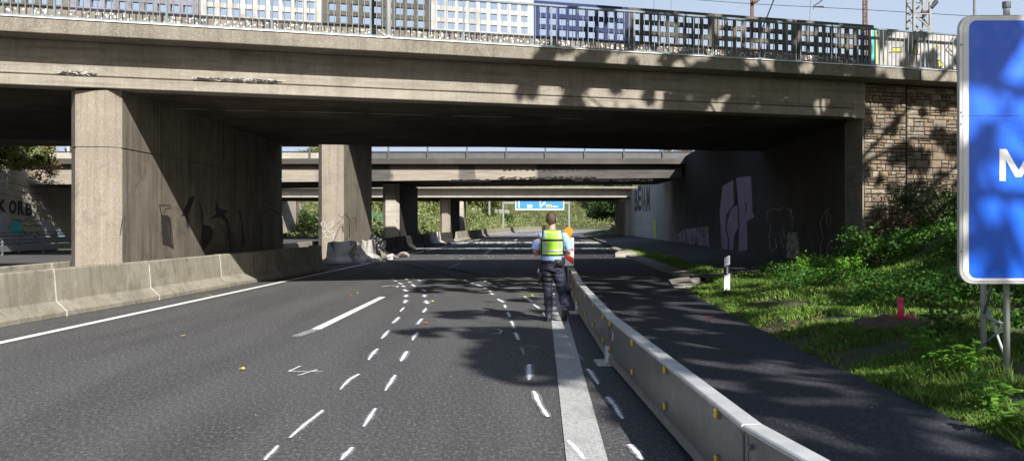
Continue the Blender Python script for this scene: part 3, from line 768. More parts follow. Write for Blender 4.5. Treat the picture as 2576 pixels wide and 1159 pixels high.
# graffiti on the long face of the near pier
decal(p1, 'graffiti', 'graf_shade', c4, [pr(928,405,965,410,980,440,985,560,995,600,965,580,935,575,930,480)], PA, PB, .006)
dstroke(p1, 'graffiti', 'graf_shade', c4, [pr(915,350,978,352,978,366,948,372,940,400),pr(915,350,925,400,930,480,935,575,965,580,995,600),pr(975,420,985,500,995,600),pr(718,418,700,440,690,510)], 5, PA, PB, .009)
decal(p1, 'graffiti', 'graf_black', c4, [pr(1145,320,1165,400,1165,460,1205,470,1228,500,1210,560,1170,612,1152,560,1160,480), pr(1238,320,1258,370,1310,380,1290,410,1312,440,1325,500,1330,620,1320,620,1300,450,1265,420,1195,432,1240,405),
  pr(1365,380,1385,385,1400,500,1410,560,1386,610,1386,450), pr(1092,300,1118,300,1095,370,1080,400,1085,480,1072,480,1065,410,1040,415)], PA, PB, .006)
dstroke(p1, 'graffiti', 'graf_black', c4, [pr(1480,430,1500,410,1550,375,1600,395,1620,430,1625,600),pr(1492,420,1500,500,1495,600)], 7, PA, PB, .006)
# graffiti on the right abutment
OW = -.006
decal(ab, 'graffiti', 'graf_pink', c7, [pr(500,330,570,290,575,452,525,520,520,560,520,610,540,690,530,760,478,765,490,680,480,500), pr(590,275,690,262,700,500,715,540,670,570,668,760,607,765,612,560,605,450)], WA, WB, OW)
decal(ab, 'graffiti', 'graf_pink', c7, [pr(528,560,560,480,600,455,608,600,580,660,574,760,545,760,545,690,527,620)], WA, WB, OW*1.5)
dstroke(ab, 'graffiti', 'graf_black', c7, [pr(582,285,582,450,530,520,524,620,542,690,537,762),pr(697,262,708,500,718,540,668,566,674,772),pr(604,455,612,600,582,665,576,762),pr(655,440,660,480,655,505)], 9, WA, WB, OW*2)
decal(ab, 'graffiti', 'graf_black', c7, [pr(463,762,485,670,502,762),pr(577,762,592,640,608,762),pr(525,520,548,505,548,530,527,590)], WA, WB, OW*2.5)
dstroke(ab, 'graffiti', 'graf_white', c7, [pr(1220,480,1195,495,1155,570,1175,680,1155,720,1165,850),pr(1212,505,1200,530,1202,580,1214,605,1224,580,1222,520,1212,505),pr(1215,700,1200,780,1212,850)], 3.2, WA, WB, OW)
dstroke(ab, 'graffiti', 'graf_shade', c7, [pr(1225,490,1212,520,1222,600),pr(720,300,720,500),pr(1030,500,1040,700,1060,760)], 9, WA, WB, OW*1.6)
dstroke(ab, 'graffiti', 'whitewash', c7, [pr(795,540,800,500,850,480,880,492,915,470,960,500,972,560),pr(825,580,812,680,818,740,835,770,862,740,850,660,880,640,890,700,912,740),pr(905,600,915,680),pr(960,480,955,560,970,600)], 5, WA, WB, OW)
decal(ab, 'graffiti', 'whitewash', c7, [pr(940,640,1000,640,1012,740,1022,862,925,862,928,740)], WA, WB, OW)
rwall = rw.children[0]
decal(rwall, 'graffiti', 'graf_lilac', c7, [pr(190,660,240,620,410,600,412,768,330,755,180,708)], WA, WB, OW)
decal(rwall, 'graffiti', 'whitewash', c6, [pr(1700,700,1900,695,1920,890,1810,885,1700,872)], WA, WB, OW)
decal(rwall, 'graffiti', 'graf_white', c6, [pr(1705,760,1900,740,1905,880,1810,872,1705,862)], WA, WB, OW*2)
decal(rwall, 'graffiti', 'graf_yellow', c6, [pr(1868,700,1896,700,1900,860,1880,860)], WA, WB, OW*2.5)
for k, (x0, x1, t0, t1, ch) in enumerate([(1716,1742,450,630,'B'),(1744,1772,420,625,'E'),(1776,1784,430,600,'I'),(1788,1812,415,635,'A'),(1816,1846,410,630,'M')]):
    text_on(lambda u, v: on_wall(*c6(x0+(x1-x0)*u, t1+(t0-t1)*v), WA, WB, OW*2), ch, 'graffiti_letter', 'graf_black', rwall, .03)
# left wall letters
def c0(cx, cy): return ((cx/3.22)/1.104, (380+cy/3.22)/1.104)
lwall = lwt.children[0]
for (x0, x1, t0, t1, ch) in [(-20,50,560,672,'K'),(75,146,566,690,'O'),(156,214,570,698,'R'),(224,286,590,705,'B')]:
    text_on(lambda u, v: on_wall(*c0(x0+(x1-x0)*u, t1+(t0-t1)*v), LA, LB, .02), ch, 'graffiti_letter', 'graf_black', lwall, .05)
decal(lwall, 'graffiti', 'graf_silver', c0, [pr(-30,700,60,690,85,720,60,800,100,870,118,960,60,1010,-30,1020)], LA, LB, .012)
decal(lwall, 'graffiti', 'graf_teal', c0, [pr(85,820,130,735,180,790,210,880,120,890)], LA, LB, .018)
decal(lwall, 'graffiti', 'graf_cream', c0, [pr(180,760,240,735,300,735,350,770,380,830,330,880,240,900,205,830)], LA, LB, .014)
decal(lwall, 'graffiti', 'graf_silver', c0, [pr(350,760,420,740,480,800,540,820,560,860,470,900,400,850,340,900,320,860), pr(130,900,300,880,420,890,480,960,300,1010,140,1010)], LA, LB, .012)
decal(lwall, 'graffiti', 'graf_bluegrey', c0, [pr(490,850,520,845,535,880,560,860,550,960,520,950)], LA, LB, .02)
dstroke(lwall, 'graffiti', 'graf_black', c0, [pr(110,740,150,738,200,760,250,735),pr(205,790,250,800,300,790,350,800),pr(135,850,200,845,240,880,300,850,360,870),pr(190,900,230,850,200,830),pr(290,900,320,890,340,930,310,960,290,920),pr(250,770,280,745,310,760),pr(330,745,360,780,330,800)], 7, LA, LB, .026)
dstroke(lwall, 'graffiti', 'graf_white', c0, [pr(5,700,60,705,80,760,55,820,90,860,115,960),pr(-20,800,30,820,60,880),pr(400,800,450,860,520,900,560,890),pr(430,700,440,690,430,720,460,730),pr(470,760,500,780,480,800)], 8, LA, LB, .03)
dstroke(lwall, 'graffiti', 'graf_silver', c0, [pr(0,330,60,340,60,460,0,450),pr(-10,390,80,400),pr(10,280,60,290)], 22, LA, LB, .012)
for zz in (505, 445, 560): dstroke(lwall, 'board_joint', 'graf_black', c0, [pr(-30, zz-66, 200, zz-8, 360, zz+6)], 4, LA, LB, .008)

# screen of perforated concrete panels standing on the bridge edge
fr = lambda x: 22.6*(x-HX)/(F-S1*(x-HX))
bounds = [-480, -150, 187, 509, 814, 1086, 1342, 1580, 1792, 1999, 2191]
pm = ['screen_dark','screen_grey','screen_faded','screen_white','screen_dark','screen_white','screen_blue','screen_dark','screen_grey','screen_grey']
pl = ['unpainted dark','brown weathered','faded blue painted','white painted','unpainted dark grey','bright white painted','dark blue painted','sooty dark','grey','brown grey']
D0 = .38
for i in range(10):
    x0, x1 = fr(bounds[i]), fr(bounds[i+1]); 
    pt = MB(); wd = x1-x0; post = .1; nco = 9; cw = (wd-post*2)/nco; ow = cw*.34
    zr = [5.895, 5.965, 6.125, 6.225, 6.385, 6.485, 6.645, 6.76]
    dep = .11
    for a, b in ((1,2),(3,4),(5,6)):                # mullions between openings
        for k in range(nco+1):
            xa = x0+.01 if k == 0 else x0+post+k*cw-ow/2; xb = x1-.01 if k == nco else x0+post+k*cw+ow/2
            if k == 0: xb = x0+post+ow/2
            if k == nco: xa = x1-post-ow/2
            band(pt, xa, xb, D0, D0+dep, zr[a], zr[b])
    for a, b in ((0,1),(2,3),(4,5),(6,7)): band(pt, x0+.01, x1-.01, D0-.004, D0+dep+.004, zr[a], zr[b])
    o = pt.build('screen_panel', pm[i], br); o['label'] = pl[i]+' lattice panel with three rows of square openings'
    sp = MB(); band(sp, x0+.01, x1-.01, D0-.03, D0+dep+.03, 5.484, 5.89); sp.build('screen_plinth', 'lichen_base', br)
# solid white panel with painted letters at the right end
xw0, xw1 = 21.75*(2189-HX)/(F-S1*(2189-HX)), 15.5
pt = MB(); band(pt, xw0, xw1, -.25, -.13, 5.484, 6.52); wp = pt.build('solid_panel', 'screen_white', br); wp['label'] = 'white solid parapet panel with painted letters'
def fp(x, y, off=.0):                               # point on the white panel face
    k = (x-HX)/F; Y = (22.0-.25-.006-off)/(1-S1*k); return at(x, y, Y)
def c1c(cx, cy): return ((1896+cx/2.714)/1.104, (cy/2.714)/1.104)
def pdec(name, mat, polys, off=0.0):
    for q in polys: mb = MB(); mb.add([fp(*c1c(*p), off) for p in q], [list(range(len(q)))]); o = mb.build(name, mat, wp)
    return o
def pstr(name, mat, lines, w, off=0.0):
    for ln in lines:
        mb = MB()
        for q in ribbon(ln, w): mb.add([fp(*c1c(*p), off) for p in q], [[0,1,2,3]])
        o = mb.build(name, mat, wp)
    return o
pdec('graffiti', 'graf_teal', [pr(1430,225,1450,225,1455,480,1430,478)])
pdec('graffiti', 'graf_yellow', [pr(1575,365,1645,365,1645,390,1575,390),pr(1752,320,1770,400,1745,405),pr(1925,455,1960,480,1955,500,1930,500),pr(1910,350,1930,362,1915,385)])
pstr('graffiti', 'graf_yellow', [pr(1455,240,1462,480),pr(1455,238,1500,232,1700,240,2090,262)], 7, .002)
pstr('graffiti', 'graf_black', [pr(1555,400,1580,392,1650,395),pr(1670,230,1672,340,1655,352),pr(1580,362,1650,362,1650,392,1580,392,1580,362),pr(1752,300,1735,405,1795,412),pr(1752,300,1775,400),pr(1712,330,1716,410),pr(1840,250,1865,500),pr(1925,450,1962,480,1955,505,1928,505,1925,450),pr(1910,345,1932,362,1915,388),pr(2050,262,1985,380),pr(1985,380,2040,430,2070,500),pr(2010,370,2035,395)], 6, .004)
# railing
rl = thing('railing', 'blue grey steel bar railing along the top edge of the near bridge', 'railing', (0, 21.3, 5.48))
RD = -.52
def rp(X, z, d=RD): return Vector((X, yn(X)+d, z))
hr = MB(); hr.bar(rp(-30,6.46), rp(10.26,6.46), .07, .05); hr.bar(rp(10.34,6.46), rp(15.5,6.46), .07, .05); bevel(hr.build('handrail', 'rail_paint', rl), .01, 1)
hr = MB(); hr.bar(rp(-30,5.56), rp(10.26,5.56), .05, .025); hr.bar(rp(10.34,5.56), rp(15.5,5.56), .05, .025); hr.build('bottom_rail', 'rail_paint', rl)
X = -30.0
while X < 15.4:
    pb = MB(); pb.bar(rp(X,5.49), rp(X,6.43), .04, .04); pb.build('post', 'rail_paint', rl)
    nb = 15; bb = MB()
    for k in range(1, nb+1):
        x = X+1.93*k/(nb+1)
        if x < 15.3: bb.bar(rp(x,5.575), rp(x,6.43), .014, .024)
    bb.build('bar_infill', 'rail_paint', rl); X += 1.93
lp = thing('lamp_post', 'pale grey round pole fixed to the edge of the near bridge', 'pole', tuple(at(977,97,20.46)))
mb = MB(); b0 = at(977, 96, 20.46); mb.tube([b0, b0+Vector((0,0,6))], [.062,.055], 16); mb.build('pole', 'pole_paint', lp, True)
mb = MB(); mb.tube([b0+Vector((0,0,0)), b0+Vector((0,0,.03))], [.085,.085], 16); mb.build('base_flange', 'pole_paint', lp)
mb = MB(); mb.tube([b0+Vector((0,0,5.95)), b0+Vector((0,-.5,6.3)), b0+Vector((0,-1.3,6.4))], [.05,.04,.035], 12); mb.tube([b0+Vector((0,-1.2,6.38)), b0+Vector((0,-1.9,6.42))], [.1,.08], 12); mb.build('lamp_head', 'pole_paint', lp, True)

# stone wing wall of uneven coursed blocks
st = thing('stone_wall', 'brown coursed stone wall beside the near bridge, in dappled light behind the blue sign', 'wall', (11, 25.5, 0))
tx = lambda X: 25.0+S1*(X-9.02)
mb = MB(); mb.t = None
bk = MB(); bk.prism([(9.2,tx(9.2)+.04),(10.26,tx(10.26)+.04),(10.26,26.4),(9.2,26.4)], 0, 5.2); bk.prism([(10.30,tx(10.3)+.04),(17,tx(17)+.04),(17,28.5),(10.30,26.4)], 0, 5.2); bk.build('backing', 'mortar', st)
pal = [(.26,.2,.135),(.3,.25,.18),(.22,.17,.12),(.32,.28,.215),(.2,.145,.105),(.28,.21,.13),(.26,.23,.185),(.19,.16,.125)]
ston = MB(); ston.t = (1,1,1)
def stone(x0, x1, z0, z1):
    j = .006; x0 += j; x1 -= j; z0 += j; z1 -= j
    if x1-x0 < .03: return
    pr_ = random.uniform(.0, .035); c = random.choice(pal); k = random.uniform(.8, 1.15); ston.t = tuple(v*k for v in c)
    cx, cz = (x0+x1)/2, (z0+z1)/2; e = min(.018, (z1-z0)*.2)
    ring = lambda s, d: [(x, tx(x)-d, z) for x, z in ((x0+s,z0+s),(cx,z0+s+random.uniform(-.004,.004)),(x1-s,z0+s),(x1-s,cz),(x1-s,z1-s),(cx,z1-s),(x0+s,z1-s),(x0+s,cz))]
    r0, r1, r2 = ring(0, -.06), ring(0, .004+pr_*.4), ring(e, .014+pr_)
    vs = r0+r1+r2+[(cx+random.uniform(-.03,.03), tx(cx)-.024-pr_-random.random()*.01, cz)]
    fs = []
    for k2 in (0, 8):
        for i in range(8): fs.append([k2+i, k2+(i+1) % 8, k2+8+(i+1) % 8, k2+8+i])
    for i in range(8): fs.append([16+i, 16+(i+1) % 8, 24])
    ston.add(vs, fs)
for (a, b) in ((9.03, 10.26), (10.30, 14.6)):
    z = 0.3
    while z < 5.17:
        H = min(random.choice([.1,.13,.17,.21]), 5.17-z)
        if 5.17-z-H < .06: H = 5.17-z
        x = a
        while x < b-.02:
            wdt = random.uniform(.17, .42)
            if b-x-wdt < .15: wdt = b-x
            if H > .125 and random.random() < .45:
                s = random.choice([.4,.5,.6])
                for (u0, u1) in ((0, s), (s, 1)):
                    cuts = [0, 1] if random.random() < .55 else [0, random.uniform(.35,.65), 1]
                    for c0_, c1_ in zip(cuts[:-1], cuts[1:]): stone(x+wdt*c0_, x+wdt*c1_, z+H*u0, z+H*u1)
            else: stone(x, x+wdt, z, z+H)
            x += wdt
        z += H
ston.build('stones', 'stone', st)
mb = MB(); mb.prism([(9.0,tx(9.03)+.0),(9.03,tx(9.03)-.0),(9.2,26.35),(9.0,26.35)], .2, 5.18); mb.build('corner', 'conc_near', st)
mb = MB(); mb.prism([(10.262,tx(10.28)+.02),(10.298,tx(10.28)+.02),(10.298,26.3),(10.262,26.3)], .2, 5.18); mb.build('joint_filler', 'conc_dark', st)

# ------------------------------------------------------------------ higher rail bridge behind (its piers show)
rb = thing('rail_bridge', 'high bridge behind the near overpass, seen only by its graffiti marked pier', 'bridge', (0, 46, 0))
mb = MB(); mb.hexa([(-32,41.2,5.55),(9.4,42.2,5.55),(9.4,51,5.55),(-32,50,5.55)], [(-32,41.2,6.7),(9.4,42.2,6.7),(9.4,51,6.7),(-32,50,6.7)]); mb.build('deck', 'conc_soffit', rb)
mb = MB(); mb.hexa([(-32,40.8,6.4),(16,41.9,6.4),(16,42.19,6.4),(-32,41.19,6.4)], [(-32,40.8,6.75),(16,41.9,6.75),(16,42.19,6.75),(-32,41.19,6.75)]); mb.build('edge_beam', 'conc_edge', rb)
p2 = pier(rb, -7.2, 41.3, -6.92, 48.4, 1.08, 0, 5.6, mats=('conc_pier','conc_wall_side'), joint=False)
def c5(cx, cy): return ((760+cx/3.05)/1.104, (380+cy/3.05)/1.104)
def front(Y): return lambda x, y: at(x, y, Y)
def fdec(parent, name, mat, fn, lines, w, Y):
    mb = MB()
    for ln in lines:
        for q in ribbon(ln, w): mb.add([at(*fn(p[0], p[1]), Y) for p in q], [[0,1,2,3]])
    return mb.build(name, mat, parent)
fdec(p2, 'graffiti', 'graf_white', c5, [pr(400,730,420,715,440,735,425,760,405,750,400,730),pr(440,770,460,740,500,715,510,740,480,760,450,780),pr(420,800,460,790,500,830,470,850,430,840),pr(480,800,520,800,500,870),pr(410,790,440,830,415,860)], 5, 41.29)
dstroke(p2, 'graffiti', 'graf_shade', c5, [pr(545,660,580,685,605,650,640,690,650,720),pr(545,800,565,740,585,735,590,800),pr(640,720,640,850),pr(660,690,690,680,700,800)], 6, -8.82, .0392, .01)
# ------------------------------------------------------------------ second low bridge
b2 = thing('low_bridge', 'second low concrete bridge with scorched girder and thin fence posts on top', 'bridge', (0, 62, 0))
Y2 = 56.5
def zz(y, Y): return CH+(HY-y)*Y/F
gx = [-28.2, 9.85]
mb = MB(); mb.hexa([(gx[0],Y2,3.82),(gx[1],Y2,4.22),(gx[1],66.5,4.22),(gx[0],66.5,3.82)], [(gx[0],Y2,5.0),(gx[1],Y2,5.0),(gx[1],66.5,5.0),(gx[0],66.5,5.0)])
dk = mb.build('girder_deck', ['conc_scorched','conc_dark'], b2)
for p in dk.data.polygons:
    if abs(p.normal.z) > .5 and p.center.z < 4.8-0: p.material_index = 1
mb = MB(); mb.box(-34, 13, Y2-.45, Y2+1, 5.0, 5.31); mb.build('edge_beam', 'conc_sooty', b2)
mb = MB(); mb.box(-34, 13, 65.6, 66.8, 5.0, 5.5); mb.build('edge_beam', 'conc_dark', b2)
mb = MB(); mb.box(-9.4, 13, Y2-.36, Y2-.32, 5.312, 5.66); mb.build('kick_panel', 'glass_grey', b2)
mb = MB(); mb.box(-34, -9.44, Y2-.36, Y2-.2, 5.312, 5.64); mb.build('kick_panel', 'conc_pale', b2)
mb = MB(); mb.box(-34, 13, Y2-.4, Y2-.3, 5.664, 5.72); mb.build('rail', 'wire_black', b2)
for i in range(-6, 10):
    x = -2.6+i*2.26+.0; pb = MB(); pb.box(x-.045, x+.045, Y2-.47, Y2-.405, 5.2, 7.2); pb.build('fence_post', 'post_dark', b2)
mb = MB(); mb.box(-16, 13, Y2-.47, Y2-.4, 7.2, 7.27); mb.build('top_rail', 'post_dark', b2)
for (xa, xb, ya, yb) in ((1440, 1640, 452, 458), (1130, 1230, 454, 459), (1250,1500,447,453)):    # scorched spalls along the girder foot
    mb = MB()
    for i in range(150):
        x = random.uniform(xa, xb); y = random.uniform(ya, yb)-1; p = at(x, y, Y2-.02-.03*random.random()); s = random.uniform(.03, .16)
        mb.add([(p.x-s, p.y, p.z), (p.x+s, p.y, p.z+s*.2), (p.x+s*.4, p.y-.02, p.z+s*.5)], [(0,1,2)])
    mb.build('spall', 'conc_dark', b2)
mb = MB()
for i in range(14):
    p = at(1268+i*14.5+random.uniform(-2,2), 428+random.uniform(-1,1), Y2-.02); s = random.uniform(.06,.14)
    mb.add([(p.x-s,p.y,p.z),(p.x+s*.4,p.y,p.z-s*.3),(p.x+s,p.y,p.z+.03),(p.x,p.y,p.z+.05)], [(0,1,2,3)])
mb.build('spall', 'conc_dark', b2)
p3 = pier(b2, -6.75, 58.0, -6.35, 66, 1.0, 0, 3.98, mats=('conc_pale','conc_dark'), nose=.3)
mb = MB(); mb.prism([(WA+WB*Y2+.02,Y2),(WA+WB*Y2+.6,Y2+.0),(WA+WB*66+.6,66.4),(WA+WB*66+.02,66.4)], 0, 4.2)
# ------------------------------------------------------------------ third low bridge and the slim one behind it
b3 = thing('low_bridge', 'farthest wide low bridge, its shaded girder just above the overhead road sign', 'bridge', (0, 98, 0))
mb = MB(); mb.box(-28, 11, 90, 106, 3.97, 4.74); d3 = mb.build('girder_deck', 'conc_pale', b3)
mb = MB(); mb.box(-34, 12, 89.1, 90.6, 4.743, 4.93); mb.build('edge_beam', 'conc_edge', b3)
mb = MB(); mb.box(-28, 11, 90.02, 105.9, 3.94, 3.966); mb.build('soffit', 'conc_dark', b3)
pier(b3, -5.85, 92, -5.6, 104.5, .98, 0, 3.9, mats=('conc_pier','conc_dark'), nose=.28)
for ya in (91, 99): pr3 = MB(); pr3.box(WA+WB*98-.55, WA+WB*98+.02, ya, ya+2, 0, 3.9); pr3.build('abutment_pilaster', 'conc_pale', b3)
b4 = thing('slim_bridge', 'slim deck behind the farthest low bridge, carried on one lit column', 'bridge', (0, 112, 0))
mb = MB(); mb.box(-28, 11, 109, 113, 4.35, 4.8); mb.build('deck', 'conc_pale', b4)
pier(b4, -5.45, 109.3, -5.3, 112.7, .9, 0, 4.36, mats=('conc_pale','conc_wall_side'), nose=.26)

# ------------------------------------------------------------------ concrete step barriers
def bprof(h=.82, w=.62, s=1):                        # (lateral, z); traffic face at lateral 0 side
    return [(0,0),(0,.09),(.19,.26),(.235,h-.02),(.255,h),(.355,h),(.375,h-.02),(.43,.26),(w,.09),(w,0)]
def barrier(p, q, label, mat='conc_barrier', h=.82, rough=0.0, group=None, tilt=0.0, endcut=0.0):
    p = Vector((p[0],p[1],0)); q = Vector((q[0],q[1],0)); d = (q-p).normalized(); s = Vector((-d.y, d.x, 0))
    root = thing('concrete_barrier', label, 'concrete barrier', tuple((p+q)/2), group)
    n = max(2, int((q-p).length/.35)); rings = []
    for i in range(n+1):
        c = p+(q-p)*i/n
        ring = []
        for a, z in bprof(h):
            rr = rough if z > .1 else rough*.2
            o = Vector((mnoise.noise(Vector((c.x*3+a*5, c.y*3, z*4))), mnoise.noise(Vector((c.y*3, z*5, a*4))), mnoise.noise(Vector((a*6, c.y*3, c.x*2+z)))))*rr
            zt = z+(tilt*a)+(-endcut*(i/n) if z > .5 else 0)
            ring.append(c+s*a+Vector((0,0,zt))+o)
        rings.append(ring)
    mb = MB(); mb.loft(rings); o = mb.build('body', mat, root)
    if not rough: bevel(o, .012, 2)
    return root
jl = [(-8.65,4.0),(-8.37,8.3),(-8.1,12.6),(-7.72,16.9),(-7.38,20.4),(-7.12,24.5),(-6.78,28.5),(-6.5,32.4)]
lab = ['concrete barrier segment nearest the camera outside the lit frame edge','mossy concrete barrier segment at the left frame edge','mossy sunlit barrier segment, leftmost with a pale joint',
 'sunlit barrier segment between the two pale joints','sunlit barrier segment in front of the near pier','barrier segment crossed by the bridge shadow edge','shaded last segment ending in an open slanted end']
for i in range(7):
    a, b = jl[i], jl[i+1]; g_ = 'concrete barriers along the left lane'
    d = (Vector(b)-Vector(a)).normalized()*.012
    r_ = barrier((a[0]+d.x,a[1]+d.y), (b[0]-d.x,b[1]-d.y), lab[i], group=g_, rough=0)
    # pale sealed joint at the far end
    if i < 6:
        dd = (Vector(b)-Vector(a)).normalized(); s = Vector((-dd.y, dd.x)); mb = MB()
        ring = lambda t: [Vector((b[0]+dd.x*t+s.x*(u-.004 if u < .3 else u+.004), b[1]+dd.y*t+s.y*(u-.004 if u < .3 else u+.004), z+(.004 if z > .8 else 0))) for u, z in bprof()]
        mb.loft([ring(-.0115), ring(.0115)]); mb.build('joint_seal', 'conc_broken', r_)
ext = barrier((-6.44,32.55), (-6.3,33.3), 'short leaning stub of barrier turned beside the shaded end', mat='conc_barrier', h=.86, rough=.02, group='concrete barriers along the left lane')
Y = 8.0
for i in range(8):
    a = (-9.9+.03*Y-.0, Y); b = (-9.9+.03*(Y+5.9), Y+5.9)
    barrier((b[0]-.5,b[1]), (a[0]-.5,a[1]), ['low barrier segment behind the median at the left frame edge','low barrier segment behind the median, left of the near pier'][min(i, 1)] if i < 2 else 'low median barrier segment beyond the near pier, facing the opposite carriageway', group='barriers on the far side of the median', h=.8)
    Y += 6.0
# broken and burnt ones between the bridges
def bx_(Y): return -6.35+.006*(Y-33)+max(0, Y-60)*.045
broken = [((-6.9,38.2),(-6.2,40.1),'broken white barrier piece lying left in front of the graffiti pier',.07,'conc_broken'),
          ((-6.15,40.6),(-5.75,42.6),'broken white barrier piece leaning at the graffiti pier foot',.09,'conc_broken'),
          ((-5.9,43.2),(-5.85,45.6),'chipped pale barrier piece right of the graffiti pier',.06,'conc_barrier')]
for p, q, lb, ro, mm in broken: barrier(p, q, lb, mat=mm, rough=ro, h=.86, group='broken barrier pieces')
segs = [(46.2,50.2),(50.3,54.3),(54.4,58.2),(58.6,62),(62.2,66),(66.4,70),(76,80),(80.2,84)]
lbs = ['black burnt barrier segment next to the chipped pale piece','black burnt barrier segment left of the octagonal pier','black burnt barrier segment below the octagonal pier','black burnt barrier segment with a pale slanted end','burnt barrier segment behind the pale slanted end','burnt barrier segment close before the far columns','burnt barrier segment right of the far columns','farthest burnt barrier segment']
for (a, b), lb in zip(segs, lbs): barrier((bx_(a),a), (bx_(b),b), lb, mat='conc_dark', rough=.03, group='burnt barrier segments')
barrier((bx_(70.4)+.1,70.4), (bx_(75.5)+.1,75.5), 'crumbled white barrier at the foot of the far columns', mat='conc_broken', rough=.12, h=.9, group='broken barrier pieces')
Y = 84.5; k = 0
while Y < 200:
    L = 11.8; f = lambda y: xl(y)-.9-.62
    barrier((xl(Y)-.9,Y), (xl(Y+L)-.9,Y+L), 'grey far barrier segments curving away behind the officer', group='far barrier segments along the bend', h=.85)
    Y += 12
for i in range(26):                                 # rubble
    a = random.uniform(0, 1)
    if i < 12: X, Yy = random.uniform(-6.6,-4.9), random.uniform(37.5, 46)
    elif i < 20: X, Yy = random.uniform(-5.6,-4.3), random.uniform(68, 76)
    else: X, Yy = random.uniform(-5.8,-4.8), random.uniform(46, 66)
    s = random.uniform(.08,.26) if i < 20 else random.uniform(.06,.14)
    bm = bmesh.new(); bmesh.ops.create_icosphere(bm, subdivisions=2, radius=s)
    off = random.random()*50
    for v in bm.verts:
        n_ = mnoise.noise(v.co*3/s*.35+Vector((off,0,0))); v.co *= 1+.55*n_; v.co.z *= .6
        v.co = Vector((round(v.co.x/s*3)/3*s*.35+v.co.x*.65, v.co.y, v.co.z))
    me = bpy.data.meshes.new('rubble_chunk'); bm.to_mesh(me); bm.free(); me.materials.append(MATS['conc_broken'])
    o = bpy.data.objects.new('rubble_chunk', me); col.objects.link(o); o.location = (X, Yy, s*.3); o.rotation_euler = (0,0,random.random()*6)
    if i < 12: tag(o, 'small broken concrete chunk at the foot of the graffiti pier', 'rubble', 'rubble chunks at the graffiti pier')
    elif i < 20: tag(o, 'small broken concrete chunk before the far columns', 'rubble', 'rubble chunks before the far columns')
    else: tag(o, 'small concrete chunk beside the burnt barriers', 'rubble', 'rubble chunks beside the burnt barriers')
# crumpled black debris on the chipped barrier
bm = bmesh.new(); bmesh.ops.create_grid(bm, x_segments=14, y_segments=14, size=.5)
for v in bm.verts: v.co.z = .16*mnoise.noise(v.co*4)+.1*mnoise.noise(v.co*9); v.co.x *= .8
me = bpy.data.meshes.new('crumpled_sheet'); bm.to_mesh(me); bm.free(); me.materials.append(MATS['leather'])
o = bpy.data.objects.new('crumpled_sheet', me); col.objects.link(o); o.location = (-6.02, 43.6, .72); o.rotation_euler = (.5,.5,.3); add_mod(o, 'SOLIDIFY', thickness=.01)
tag(o, 'crumpled charred black sheet draped over the chipped pale barrier', 'debris')

# ------------------------------------------------------------------ steel barrier with orange reflectors
J = [(2.02,-.71),(1.25,5.28),(1.11,11.28),(1.18,17.58),(1.4,23.8)]
sl_ = ['nearest grey steel barrier segment at the bottom edge of the photo','long grey steel barrier segment in front with four pairs of orange reflectors','steel barrier segment between the two foot plates','farthest steel barrier segment beside the officer']
def steel(i, p, q):
    p = Vector((p[0]+.055,p[1],0)); q = Vector((q[0]+.055,q[1],0)); L = (q-p).length; d = (q-p).normalized(); s = Vector((d.y,-d.x,0))
    root = thing('steel_barrier', sl_[i], 'steel barrier', tuple(p), 'steel barrier segments along the shoulder')
    g0, g1 = .008, L-.008
    P = lambda t, a, z: p+d*t+s*a+Vector((0,0,z))
    def ext_(prof, t0, t1): mb = MB(); mb.loft([[P(t, a, z) for a, z in prof] for t in (t0, t1)]); return mb
    o = ext_([(-.046,.075),(.046,.075),(.046,.501),(-.046,.501)], g0, g1).build('side_panel', 'galv', root)
    o = ext_([(-.06,.502),(-.06,.522),(-.052,.53),(.052,.53),(.06,.522),(.06,.502)], g0, g1).build('top_cap', 'galv_top', root)
    o = ext_([(-.075,.055),(.075,.055),(.06,.075),(.0475,.105),(-.0475,.105),(-.06,.075)], g0, g1).build('bottom_flange', 'galv', root)
    for t in (.02, L-.06):                          # end collars
        ext_([(-.05,.1),(.05,.1),(.05,.475),(-.05,.475)], t, t+.04).build('end_collar', 'galv_dull', root)
    for t in ((.55, 2.27, 4.0, L-.28) if i else (.55, 2.27)):
        for z in (.475-.03, .195-.03):
            m_ = MB(); m_.loft([[P(t+b, a, zz_) for b, zz_ in ((0,z),(.055,z),(.055,z+.062),(0,z+.062))] for a in (-.047, -.06)])
            r_ = m_.build('reflector_bracket', 'galv_dull', root)
            m_ = MB(); m_.loft([[P(t+b, a, zz_) for b, zz_ in ((.008,z+.004),(.047,z+.004),(.047,z+.058),(.008,z+.058))] for a in (-.06, -.076)])
            rr = m_.build('reflector', 'reflector_orange', root); bevel(rr, .004, 1)
    m_ = MB()                                       # foot at the far joint
    m_.loft([[P(L-.25+b, a, z) for b, z in ((0,0),(.42,0),(.42,.02),(0,.02))] for a in (-.2,.2)])
    m_.loft([[P(L-.12+b, a, z) for b, z in ((0,.021),(.18,.021),(.14,.2),(.04,.2))] for a in (-.09,.09)])
    m_.build('foot_plate', 'galv_top', root)
    m_ = MB(); m_.loft([[P(L-.5+b, a, z) for b, z in ((0,.3),(.12,.3),(.12,.42),(0,.42))] for a in (-.0465,-.05)]); m_.build('type_plate', 'galv_dull', root)
    m_ = MB(); m_.loft([[P(L-.49+b, a, z) for b, z in ((.02,.31),(.1,.31),(.1,.40),(.02,.40))] for a in (-.0505,-.053)]); m_.build('sticker', 'white_plastic', root)
    m_ = MB(); m_.tube([P(L-.1, -.052, .43), P(L-.1, -.066, .43)], .018, 10); m_.tube([P(L-.1, -.052, .15), P(L-.1, -.066, .15)], .018, 10); m_.build('bolt', 'galv_dull', root)
    return root
for i in range(4): steel(i, J[i], J[i+1])

